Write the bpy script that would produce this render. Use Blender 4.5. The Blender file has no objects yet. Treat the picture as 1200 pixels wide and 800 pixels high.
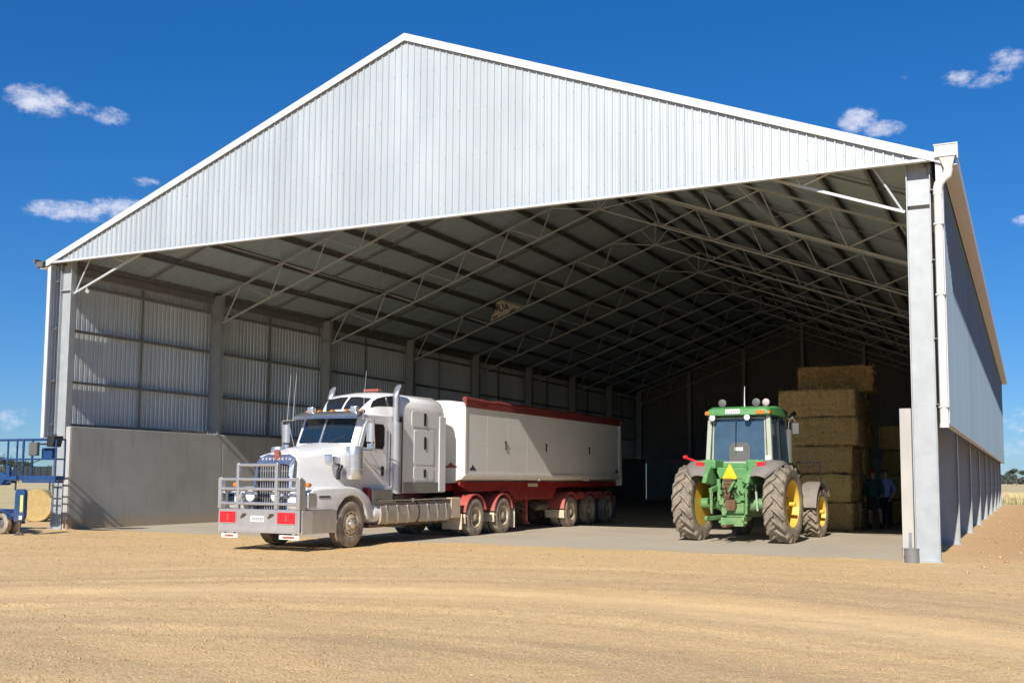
import bpy, bmesh, math, random
import numpy as np
from mathutils import Vector, Matrix, noise
random.seed(7)
R = math.radians
SC = bpy.context.scene
COL = SC.collection

# ------------------------------------------------------------------ camera
F_PX, PPY = 1238.69, 450.67
yaw, pit, rol = R(-25.989), R(5.0201), R(0.363)
cam_d = bpy.data.cameras.new("camera"); cam = bpy.data.objects.new("camera", cam_d); COL.objects.link(cam)
cam_d.sensor_width = 36; cam_d.lens = F_PX / 1200 * 36; cam_d.shift_y = (PPY - 400) / 1200
cam_d.clip_start = 0.1; cam_d.clip_end = 20000
fw = Vector((math.sin(yaw) * math.cos(pit), math.cos(yaw) * math.cos(pit), math.sin(pit)))
rt0 = Vector((math.cos(yaw), -math.sin(yaw), 0)); up0 = rt0.cross(fw)
rt = rt0 * math.cos(rol) + up0 * math.sin(rol); up = -rt0 * math.sin(rol) + up0 * math.cos(rol)
m = Matrix((rt, up, -fw)).transposed().to_4x4(); m.translation = Vector((26.267, -22.306, 1.6))
cam.matrix_world = m
SC.camera = cam

# ------------------------------------------------------------------ light
TO_SUN = Vector((0.105, -1.0, 0.70)).normalized()
SUN_EL = math.asin(TO_SUN.z); SUN_AZ = math.atan2(TO_SUN.x, TO_SUN.y)
sd = bpy.data.lights.new("sun", 'SUN'); sd.energy = 4.6; sd.angle = R(0.55); sd.color = (1.0, 0.935, 0.84)
sun = bpy.data.objects.new("sun", sd); COL.objects.link(sun)
sun.rotation_euler = (-TO_SUN).to_track_quat('-Z', 'Y').to_euler()
SC.view_settings.view_transform = 'Standard'; SC.view_settings.look = 'None'
SC.view_settings.exposure = 0.36; SC.view_settings.gamma = 1.0
SC.cycles.max_bounces = 6; SC.cycles.diffuse_bounces = 2; SC.cycles.glossy_bounces = 3
SC.cycles.transparent_max_bounces = 6; SC.cycles.use_denoising = True

class NT:
    """short hand for building node trees"""
    def __init__(s, tree): s.t = tree; s.n = tree.nodes; s.l = tree.links
    def node(s, typ, **kw):
        n = s.n.new(typ)
        for k, v in kw.items(): setattr(n, k, v)
        return n
    def put(s, sock, v):
        if isinstance(v, bpy.types.NodeSocket): s.l.new(v, sock)
        elif v is not None:
            if isinstance(v, (tuple, list)) and len(v) == 3 and sock.type == 'RGBA': v = (*v, 1)
            sock.default_value = v
    def math(s, op, a, b=None, c=None, clamp=False):
        n = s.node('ShaderNodeMath', operation=op, use_clamp=clamp)
        for i, v in enumerate((a, b, c)):
            if v is not None: s.put(n.inputs[i], v)
        return n.outputs[0]
    def mix(s, f, a, b):
        n = s.node('ShaderNodeMix', data_type='RGBA'); s.put(n.inputs[0], f); s.put(n.inputs[6], a); s.put(n.inputs[7], b)
        return n.outputs[2]
    def noise(s, vec, scale, detail=4, rough=.55, dist=0.0):
        n = s.node('ShaderNodeTexNoise'); s.put(n.inputs['Vector'], vec); n.inputs['Scale'].default_value = scale
        n.inputs['Detail'].default_value = detail; n.inputs['Roughness'].default_value = rough; n.inputs['Distortion'].default_value = dist
        return n.outputs[0]
    def ramp(s, f, *stops):
        n = s.node('ShaderNodeValToRGB'); s.put(n.inputs[0], f); e = n.color_ramp.elements
        while len(e) < len(stops): e.new(.5)
        for q, (p, c) in zip(e, stops):
            q.position = p; q.color = (*c, 1) if isinstance(c, tuple) else (c, c, c, 1)
        return n.outputs[0]
    def smooth(s, x, a, b):
        n = s.node('ShaderNodeMapRange', interpolation_type='SMOOTHSTEP'); s.put(n.inputs[0], x)
        n.inputs[1].default_value = a; n.inputs[2].default_value = b
        return n.outputs[0]
    def mapping(s, vec, scale=(1, 1, 1), rot=(0, 0, 0), loc=(0, 0, 0)):
        n = s.node('ShaderNodeMapping'); s.put(n.inputs[0], vec); n.inputs[1].default_value = loc
        n.inputs[2].default_value = rot; n.inputs[3].default_value = scale
        return n.outputs[0]

world = bpy.data.worlds.new("World"); SC.world = world; world.use_nodes = True
w = NT(world.node_tree); bg = world.node_tree.nodes['Background']
sky = w.node('ShaderNodeTexSky', sky_type='NISHITA'); sky.sun_disc = False
sky.sun_elevation = SUN_EL; sky.sun_rotation = SUN_AZ; sky.altitude = 200
sky.air_density = 1.0; sky.dust_density = 0.0; sky.ozone_density = 4.0
hs = w.node('ShaderNodeHueSaturation'); hs.inputs['Saturation'].default_value = 1.22; hs.inputs['Value'].default_value = 1.0
tint = w.node('ShaderNodeMix', data_type='RGBA', blend_type='MULTIPLY'); tint.inputs[0].default_value = 1.0
gam = w.node('ShaderNodeGamma'); gam.inputs[1].default_value = .72; w.put(hs.inputs['Color'], sky.outputs[0])
w.put(gam.inputs[0], hs.outputs[0]); w.put(tint.inputs[6], gam.outputs[0]); w.put(tint.inputs[7], (.43, .66, 1.0))
hs2 = w.node('ShaderNodeHueSaturation'); hs2.inputs['Saturation'].default_value = 1.07; w.put(hs2.inputs['Color'], tint.outputs[2])
tc = w.node('ShaderNodeTexCoord'); sp = w.node('ShaderNodeSeparateXYZ'); w.put(sp.inputs[0], tc.outputs['Generated'])
az = w.math('MULTIPLY', w.math('ARCTAN2', sp.outputs[0], sp.outputs[1]), 57.2958)
el = w.math('MULTIPLY', w.math('ARCSINE', sp.outputs[2]), 57.2958)
# small fair weather clouds: azimuth, elevation, half width, half height (degrees), density
CLOUDS = [(-50.8, 18.2, 1.5, .7, 1.0), (-48.8, 18.1, 1.2, .35, .5), (-47.4, 17.9, .9, .42, .6), (-49.0, 13.1, 2.3, .5, .9), (-46.6, 13.4, 1.7, .6, .85), (-45.6, 14.9, .7, .24, .6),
          (-2.5, 19.7, .9, .42, .6), (-.3, 20.2, .9, .55, .68), (-1.1, 19.4, 1.2, .34, .6), (-7.5, 18.25, .95, .62, .95), (-6.3, 17.7, 1.1, .42, .8), (-5.0, 20.0, .35, .18, .3),
          (.3, 12.6, .8, .28, .65), (.8, 2.8, 2.2, .8, .5), (0.2, 1.6, 2.4, .5, .45), (-51.4, 2.7, 1.0, .6, .5), (-52.5, 1.2, 2.2, .6, .45), (6.0, 3.0, 4.0, .8, .5)]
nv = w.node('ShaderNodeCombineXYZ'); w.put(nv.inputs[0], w.math('MULTIPLY', az, .62)); w.put(nv.inputs[1], el)
warp = w.noise(nv.outputs[0], 1.9, 7, .68); warp2 = w.noise(nv.outputs[0], .75, 3, .5)
tot = None
for a0, e0, sa, se, dens in CLOUDS:
    dx = w.math('DIVIDE', w.math('SUBTRACT', az, a0), sa * 1.25); dy = w.math('DIVIDE', w.math('SUBTRACT', el, e0), se * 1.3)
    r2 = w.math('ADD', w.math('MULTIPLY', dx, dx), w.math('MULTIPLY', dy, dy))
    v = w.math('MULTIPLY', w.math('SUBTRACT', 1.0, r2, clamp=True), dens)
    tot = v if tot is None else w.math('MAXIMUM', tot, v)
f = w.math('ADD', tot, w.math('ADD', w.math('MULTIPLY', w.math('SUBTRACT', warp, .5), 2.2), w.math('MULTIPLY', w.math('SUBTRACT', warp2, .5), .6)))
f = w.math('MULTIPLY', w.smooth(f, .10, 1.35), w.smooth(tot, 0.0, .35))
cl = w.mix(w.math('MULTIPLY', f, .85), hs2.outputs[0], (5.2, 5.3, 5.9))
w.put(bg.inputs[0], cl); bg.inputs[1].default_value = 0.135

# ------------------------------------------------------------------ materials
RANDOM_TONE = {'zincalume', 'zincalume_wall', 'zincalume_roof_shaded', 'zincalume_side_shaded', 'straw', 'weathered_straw'}
def mat(name, col, rough=.6, metal=0.0, var=.12, vscale=3.0, bump=0.0, bscale=40.0, dust=None, dust_z=None, spec=.5, stretch=(1, 1, 1), coat=0.0):
    M_ = bpy.data.materials.new(name); M_.use_nodes = True; t = NT(M_.node_tree); p = M_.node_tree.nodes['Principled BSDF']
    g = t.node('ShaderNodeNewGeometry'); tcx = t.node('ShaderNodeTexCoord')
    vec = t.mapping(tcx.outputs['Object'], scale=stretch)
    nz = t.noise(vec, vscale, 6, .6)
    lo = tuple(c * (1 - var) for c in col); hi = tuple(min(1, c * (1 + var)) for c in col)
    c = t.ramp(nz, (.3, lo), (.7, hi))
    if dust:
        z = t.node('ShaderNodeSeparateXYZ'); t.put(z.inputs[0], g.outputs['Position'])
        a, b, amt = dust_z
        fz = t.math('MULTIPLY', t.smooth(z.outputs[2], b, a), amt)
        n2 = t.noise(tcx.outputs['Object'], 5, 6, .65)
        fz = t.math('MULTIPLY', fz, t.smooth(n2, .25, .75), clamp=True)
        c = t.mix(fz, c, dust)
        t.put(p.inputs['Roughness'], t.math('ADD', rough, t.math('MULTIPLY', fz, max(0, .85 - rough))))
        if metal: t.put(p.inputs['Metallic'], t.math('MULTIPLY', metal, t.math('SUBTRACT', 1.0, fz)))
    else:
        t.put(p.inputs['Roughness'], t.math('ADD', rough - .06, t.math('MULTIPLY', nz, .12)))
        p.inputs['Metallic'].default_value = metal
    if name in RANDOM_TONE:
        rnd = t.node('ShaderNodeObjectInfo').outputs['Random']
        hsv = t.node('ShaderNodeHueSaturation'); t.put(hsv.inputs['Value'], t.math('ADD', .945, t.math('MULTIPLY', rnd, .10))); t.put(hsv.inputs['Color'], c); c = hsv.outputs[0]
    t.put(p.inputs['Base Color'], c)
    p.inputs['Specular IOR Level'].default_value = spec
    p.inputs['Coat Weight'].default_value = coat
    if bump:
        b_ = t.node('ShaderNodeBump'); b_.inputs['Strength'].default_value = bump; b_.inputs['Distance'].default_value = .02
        t.put(b_.inputs['Height'], t.noise(vec, bscale, 5, .65)); t.put(p.inputs['Normal'], b_.outputs[0])
    return M_

DUST = (.47, .36, .22)
M = {}
M['zinc'] = mat('zincalume', (.49, .535, .55), .42, .3, .05, 1.2, .05, 2.5, stretch=(1, 1, .3))
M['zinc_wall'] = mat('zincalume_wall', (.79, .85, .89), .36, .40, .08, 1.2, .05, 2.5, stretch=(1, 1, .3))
M['zinc_roof_shaded'] = mat('zincalume_roof_shaded', (.36, .44, .48), .5, .15, .08, 1.0)  # zincalume darkened, the dim interior's shade put into the colour
M['cap'] = mat('white_flashing', (.60, .615, .63), .4, .0, .03)
M['galv'] = mat('galvanised_steel', (.41, .44, .455), .5, .2, .10, 3, .04, 30)
M['zinc_side_shaded'] = mat('zincalume_side_shaded', (.165, .225, .285), .75, .0, .05, .5, spec=.12, stretch=(1, .3, 1))  # same zincalume as the left wall, shade and sky tint put into its colour
M['zinc_end_shaded'] = mat('zincalume_end_shaded', (.24, .25, .26), .55, .2, .08, 1.2)  # zincalume again, shade of the shed's depth painted into the colour
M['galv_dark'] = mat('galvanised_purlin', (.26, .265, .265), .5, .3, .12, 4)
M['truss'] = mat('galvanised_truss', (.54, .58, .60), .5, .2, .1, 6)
M['pvc'] = mat('cream_pvc', (.78, .76, .68), .4, 0, .04)
M['soffit'] = mat('gutter_steel', (.62, .60, .57), .5, .1, .06)

def concrete(name, col, scale=1.0):
    M_ = bpy.data.materials.new(name); M_.use_nodes = True; t = NT(M_.node_tree); p = M_.node_tree.nodes['Principled BSDF']
    tcx = t.node('ShaderNodeTexCoord'); o = tcx.outputs['Object']
    n1 = t.noise(o, .5 * scale, 5, .6, .3); n2 = t.noise(t.mapping(o, (1, 1, .35)), 2.2 * scale, 6, .7); n3 = t.noise(o, 60, 3, .6)
    c = t.ramp(n1, (.3, tuple(x * .82 for x in col)), (.7, tuple(x * 1.1 for x in col)))
    c = t.mix(t.math('MULTIPLY', t.smooth(n2, .48, .72), .55), c, tuple(x * .70 for x in col))
    n4 = t.noise(t.mapping(o, (1, 1.6, .12)), 1.4, 5, .7); c = t.mix(t.math('MULTIPLY', t.smooth(n4, .52, .7), .35), c, tuple(min(1, x * 1.28) for x in col))
    gz = t.node('ShaderNodeSeparateXYZ'); t.put(gz.inputs[0], o); c = t.mix(t.math('MULTIPLY', t.smooth(t.math('ADD', gz.outputs[2], t.math('MULTIPLY', n2, -.35)), .28, -.05), .6), c, (.50, .38, .23))
    c = t.mix(t.math('MULTIPLY', t.smooth(n3, .55, .8), .25), c, tuple(x * .7 for x in col))
    t.put(p.inputs['Base Color'], c); p.inputs['Roughness'].default_value = .85
    b_ = t.node('ShaderNodeBump'); b_.inputs['Strength'].default_value = .25; b_.inputs['Distance'].default_value = .01
    t.put(b_.inputs['Height'], t.math('ADD', n2, t.math('MULTIPLY', n3, .5))); t.put(p.inputs['Normal'], b_.outputs[0])
    return M_
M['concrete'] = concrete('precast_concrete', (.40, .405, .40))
M['concrete_sunlit'] = concrete('sunlit_concrete', (.46, .45, .41))
def floor_mat():
    M_ = bpy.data.materials.new('dusty_concrete_floor'); M_.use_nodes = True; t = NT(M_.node_tree); p = M_.node_tree.nodes['Principled BSDF']
    g = t.node('ShaderNodeNewGeometry'); pos = g.outputs['Position']; s_ = t.node('ShaderNodeSeparateXYZ'); t.put(s_.inputs[0], pos)
    n1 = t.noise(pos, .35, 6, .65, .4); n2 = t.noise(t.mapping(pos, (1.2, .25, 1)), 1.3, 5, .65, .3); n3 = t.noise(pos, 45, 3, .6)
    c = t.ramp(n1, (.3, (.44, .385, .295)), (.7, (.54, .475, .37)))
    c = t.mix(t.math('MULTIPLY', t.smooth(n2, .48, .72), .5), c, (.52, .43, .30))
    edge = t.smooth(t.math('ADD', s_.outputs[1], t.math('MULTIPLY', t.math('SUBTRACT', n1, .5), 3.0)), 1.6, .1)
    c = t.mix(t.math('MULTIPLY', edge, .55), c, (.56, .43, .25))
    c = t.mix(t.math('MULTIPLY', t.smooth(n3, .5, .8), .2), c, (.24, .22, .18))
    t.put(p.inputs['Base Color'], c); p.inputs['Roughness'].default_value = .8
    b_ = t.node('ShaderNodeBump'); b_.inputs['Strength'].default_value = .2; b_.inputs['Distance'].default_value = .006
    t.put(b_.inputs['Height'], n3); t.put(p.inputs['Normal'], b_.outputs[0])
    return M_
M['floor'] = floor_mat()

def ground_mat():
    M_ = bpy.data.materials.new('sandy_gravel'); M_.use_nodes = True; t = NT(M_.node_tree); p = M_.node_tree.nodes['Principled BSDF']
    g = t.node('ShaderNodeNewGeometry'); pos = g.outputs['Position']; s_ = t.node('ShaderNodeSeparateXYZ'); t.put(s_.inputs[0], pos)
    X, Y = s_.outputs[0], s_.outputs[1]
    n1 = t.noise(pos, .16, 6, .6, .6)
    # distance from the sweep that vehicles follow across the pad
    xx = t.math('SUBTRACT', X, 21.0); D = t.math('ADD', t.math('ADD', Y, 8.9), t.math('MULTIPLY', t.math('MULTIPLY', xx, xx), .06))
    D = t.math('ADD', D, t.math('MULTIPLY', t.math('SUBTRACT', t.noise(pos, .5, 3, .5), .5), .9))
    tv = t.node('ShaderNodeCombineXYZ'); t.put(tv.inputs[0], t.math('MULTIPLY', X, .16)); t.put(tv.inputs[1], t.math('MULTIPLY', D, 1.25))
    n2 = t.noise(tv.outputs[0], .9, 7, .65, .35)
    smoothband = t.math('MULTIPLY', t.smooth(D, -1.3, -.2), t.smooth(D, 1.5, .5))
    gravelband = t.math('MULTIPLY', t.smooth(D, .9, 1.8), t.smooth(D, 5.5, 3.0))
    lowband = t.math('MULTIPLY', t.smooth(D, -2.6, -3.9), t.smooth(D, -8.0, -5.5))
    n3 = t.noise(pos, 6, 6, .7); n4 = t.noise(pos, 38, 3, .7)
    vor = t.node('ShaderNodeTexVoronoi'); t.put(vor.inputs['Vector'], pos); vor.inputs['Scale'].default_value = 26
    c = t.ramp(n1, (.28, (.70, .46, .205)), (.55, (.77, .525, .245)), (.75, (.81, .58, .295)))
    c = t.mix(t.math('MULTIPLY', t.smooth(n2, .40, .62), .8), c, (.80, .53, .24))
    c = t.mix(t.math('MULTIPLY', t.smooth(n2, .50, .34), .18), c, (.52, .37, .20))
    # worn patches of darker gravel
    n5 = t.noise(t.mapping(pos, (.35, .9, 1), (0, 0, R(-10)), (3, 9, 0)), .42, 5, .6, .5)
    dark = t.math('MAXIMUM', t.math('MULTIPLY', gravelband, t.smooth(n2, .40, .62)), t.math('MULTIPLY', lowband, t.smooth(n5, .42, .60)))
    dark = t.math('MAXIMUM', dark, t.math('MULTIPLY', t.smooth(n5, .56, .72), .6))
    c = t.mix(t.math('MULTIPLY', dark, .55), c, (.45, .31, .18))
    c = t.mix(t.math('MULTIPLY', t.math('MULTIPLY', smoothband, t.smooth(n1, .3, .6)), .40), c, (.80, .555, .275))
    rough_ = t.math('SUBTRACT', 1.0, t.math('MULTIPLY', smoothband, .55)); n7 = t.noise(pos, 15, 4, .72)
    gr = t.smooth(n3, .42, .7)
    c = t.mix(t.math('MULTIPLY', t.math('MULTIPLY', gr, rough_), .42), c, (.46, .32, .16))
    c = t.mix(t.math('MULTIPLY', t.math('MULTIPLY', t.smooth(n4, .50, .62), rough_), .52), c, (.39, .275, .15))
    c = t.mix(t.math('MULTIPLY', t.math('MULTIPLY', t.smooth(n7, .52, .66), rough_), .32), c, (.47, .335, .19))
    c = t.mix(t.math('MULTIPLY', t.smooth(n4, .47, .34), .55), c, (.92, .73, .46))
    c = t.mix(t.math('MULTIPLY', t.smooth(vor.outputs['Distance'], .28, .08), .22), c, (.85, .74, .54))
    # redder fill beside the right wall
    red = t.math('MULTIPLY', t.smooth(X, 23.5, 26.0), t.smooth(Y, -1.5, 5))
    c = t.mix(t.math('MULTIPLY', red, .55), c, (.55, .32, .16))
    # paddock beyond the pad
    wob = t.math('MULTIPLY', t.math('SUBTRACT', t.noise(pos, .12, 4, .6), .5), 9)
    far = t.smooth(t.math('ADD', Y, wob), 55, 58)
    left = t.math('MULTIPLY', t.smooth(t.math('ADD', X, t.math('MULTIPLY', wob, .5)), -3.0, -5.5), t.smooth(Y, 1.0, 5.0))
    fld = t.math('MAXIMUM', far, left)
    stub = t.ramp(t.noise(t.mapping(pos, (1, .25, 1)), .7, 6, .7), (.3, (.50, .40, .20)), (.7, (.68, .56, .31)))
    grn = t.math('MULTIPLY', t.smooth(Y, 57, 62), t.smooth(Y, 100, 74)); grn = t.math('MULTIPLY', grn, t.smooth(X, 5, 20))
    stub = t.mix(t.math('MULTIPLY', grn, .75), stub, (.22, .24, .085))
    c = t.mix(fld, c, stub)
    t.put(p.inputs['Base Color'], c); p.inputs['Roughness'].default_value = .95; p.inputs['Specular IOR Level'].default_value = .15
    b_ = t.node('ShaderNodeBump'); b_.inputs['Strength'].default_value = .75; b_.inputs['Distance'].default_value = .04
    h = t.math('ADD', t.math('MULTIPLY', n3, .9), t.math('MULTIPLY', n4, .55)); h = t.math('ADD', h, t.math('MULTIPLY', t.math('SUBTRACT', 1.0, vor.outputs['Distance']), .25)); h = t.math('MULTIPLY', h, rough_)
    t.put(b_.inputs['Height'], h); t.put(p.inputs['Normal'], b_.outputs[0])
    return M_
M['ground'] = ground_mat()
M['pebble'] = mat('pebble', (.52, .36, .19), .95, 0, .4, 2.2, spec=.1)

M['white'] = mat('white_paint', (.80, .80, .79), .30, 0, .025, 1.5, dust=DUST, dust_z=(.3, 2.0, .50), coat=.3)
M['white_clean'] = mat('white_enamel', (.82, .81, .80), .3, 0, .03)
M['chrome'] = mat('chrome', (.72, .73, .74), .22, 1.0, .05, 3, dust=DUST, dust_z=(.3, 1.2, .5))
M['shell'] = mat('radiator_shell', (.55, .58, .62), .28, .9, .05, 3)
M['alloy'] = mat('bare_alloy', (.62, .62, .62), .32, .75, .07, 6, dust=DUST, dust_z=(.2, 1.0, .35))
M['tank'] = mat('dusty_alloy_tank', (.50, .46, .40), .45, .5, .15, 5, dust=DUST, dust_z=(.2, 1.3, .75))
M['glass'] = mat('tinted_glass', (.012, .025, .04), .05, 0, .1, 2, spec=.9)
M['dark_glass'] = mat('dark_glass', (.02, .022, .026), .1, 0, .1, 2, spec=.6)
M['black'] = mat('black_plastic', (.02, .02, .022), .5, 0, .2, 4)
M['dark'] = mat('dark_steel', (.05, .045, .04), .65, .2, .3, 4, dust=DUST, dust_z=(.1, 1.3, .45))
M['tyre'] = mat('dusty_rubber', (.20, .175, .14), .95, 0, .2, 5, .2, 30, dust=(.58, .48, .35), dust_z=(-1.5, 3.2, .95), spec=.15)
M['rim'] = mat('dusty_cream_rim', (.60, .50, .34), .55, .1, .12, 6, dust=DUST, dust_z=(-.3, 1.4, .4))
M['red'] = mat('red_paint', (.30, .02, .02), .38, 0, .12, 3, dust=DUST, dust_z=(.3, 1.6, .30))
M['fender'] = mat('faded_red_fender', (.46, .085, .075), .5, 0, .10, 3, dust=DUST, dust_z=(.2, 1.3, .35))
M['red_vinyl'] = mat('red_tarp', (.22, .04, .035), .55, 0, .15, 4, .2, 12)
M['red_lamp'] = mat('red_reflector', (.72, .02, .03), .3, 0, .06, 9)
M['orange'] = mat('orange_lens', (.62, .20, .03), .25, 0, .06, 6)
M['cream'] = mat('cream_bin_paint', (.86, .83, .75), .42, 0, .04, 1.0, dust=(.55, .45, .30), dust_z=(1.2, 2.3, .40))
M['flap'] = mat('cream_mudflap', (.66, .55, .38), .7, 0, .1, 5)
M['green'] = mat('tractor_green', (.085, .28, .09), .5, 0, .16, 5, dust=DUST, dust_z=(.1, 2.6, .42))
M['yellow'] = mat('tractor_yellow', (.78, .49, .04), .5, 0, .1, 4, dust=DUST, dust_z=(-.6, 1.9, .50))
M['fender_grey'] = mat('grey_fender', (.20, .19, .18), .6, 0, .12, 3, dust=DUST, dust_z=(.8, 2.6, .32))
M['pale_lamp'] = mat('pale_lamp_glass', (.50, .42, .40), .4, 0, .1)
M['smv'] = mat('yellow_sign', (.95, .55, .01), .4, 0, .03)
M['frame_pale'] = mat('pale_cab_pillar', (.42, .46, .38), .5, 0, .08, 4)
M['rust'] = mat('greasy_rust', (.16, .085, .045), .7, .2, .3, 9)
M['lift_blue'] = mat('lift_blue', (.012, .06, .19), .4, 0, .12, 3, dust=DUST, dust_z=(-.2, 1.0, .35))
M['grey_box'] = mat('grey_case', (.12, .12, .12), .6, 0, .1, 4)
M['yellow_green'] = mat('hi_vis_sticker', (.55, .66, .12), .5, 0, .08, 5)
M['skin'] = mat('skin', (.50, .27, .19), .55, 0, .06, 6)
M['shirt_blue'] = mat('blue_shirt', (.20, .29, .55), .85, 0, .08, 8, .2, 50)
M['shirt_green'] = mat('dark_green_jumper', (.012, .075, .060), .9, 0, .12, 8, .2, 50)
M['trousers'] = mat('navy_trousers', (.018, .020, .032), .9, 0, .15, 8, .2, 50)
M['shorts'] = mat('dark_shorts', (.022, .026, .03), .9, 0, .15, 8, .2, 50)
M['boot'] = mat('brown_boot', (.10, .065, .04), .7, 0, .2, 8)
M['hair'] = mat('brown_hair', (.07, .04, .025), .7, 0, .2, 20)
M['cap_red'] = mat('red_cap', (.35, .03, .035), .8, 0, .1, 8)
M['sign_pale'] = mat('pale_sign_board', (.62, .58, .45), .6, 0, .05)
M['sign_dark'] = mat('dark_sign_print', (.05, .045, .035), .6, 0, .1)
M['plate'] = mat('number_plate', (.80, .80, .76), .4, 0, .02)
M['ink'] = mat('dark_ink', (.05, .05, .09), .6, 0, .1)
M['emblem'] = mat('red_brown_emblem', (.34, .09, .07), .5, 0, .1)
M['bark'] = mat('grey_bark', (.16, .12, .085), .9, 0, .3, 3, .5, 14, stretch=(1, 1, .2))
M['leaf'] = mat('dull_eucalypt_leaf', (.065, .085, .05), .7, 0, .35, .35)
M['leaf_far'] = mat('far_timber_leaf', (.060, .075, .062), .8, 0, .4, .06)
M['bin_dark'] = mat('dark_green_steel', (.03, .045, .045), .6, 0, .15, 2)

def straw_mat(name, a, b, dk, fib=(60, 5, 60)):
    M_ = bpy.data.materials.new(name); M_.use_nodes = True; t = NT(M_.node_tree); p = M_.node_tree.nodes['Principled BSDF']
    o = t.node('ShaderNodeTexCoord').outputs['Object']
    n1 = t.noise(o, 1.6, 6, .65, .4); n2 = t.noise(t.mapping(o, fib), 1.0, 4, .7, 1.5); n3 = t.noise(o, 26, 5, .75, .8)
    c = t.ramp(n3, (.28, dk), (.5, a), (.72, b))
    c = t.mix(t.math('MULTIPLY', t.smooth(n2, .5, .75), .35), c, dk)
    c = t.mix(t.math('MULTIPLY', t.smooth(n1, .5, .75), .35), c, tuple(x * .55 for x in a))
    rnd = t.node('ShaderNodeObjectInfo').outputs['Random']
    hsv = t.node('ShaderNodeHueSaturation'); t.put(hsv.inputs['Value'], t.math('ADD', .82, t.math('MULTIPLY', rnd, .3))); t.put(hsv.inputs['Hue'], t.math('ADD', .49, t.math('MULTIPLY', rnd, .015))); hsv.inputs['Saturation'].default_value = 1.08; t.put(hsv.inputs['Color'], c); c = hsv.outputs[0]
    t.put(p.inputs['Base Color'], c); p.inputs['Roughness'].default_value = .95; p.inputs['Specular IOR Level'].default_value = .1
    b_ = t.node('ShaderNodeBump'); b_.inputs['Strength'].default_value = .55; b_.inputs['Distance'].default_value = .03
    t.put(b_.inputs['Height'], t.math('ADD', n3, n2)); t.put(p.inputs['Normal'], b_.outputs[0])
    return M_
M['straw'] = straw_mat('straw', (.80, .56, .22), (1.0, .82, .42), (.34, .21, .07))
M['straw_rust'] = straw_mat('weathered_straw', (.52, .30, .11), (.66, .42, .18), (.2, .11, .04))
M['blade'] = mat('straw_strand', (.85, .66, .34), .9, 0, .3, 7)
M['hay'] = straw_mat('pale_hay', (.52, .40, .20), (.66, .53, .30), (.32, .23, .1))

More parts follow.
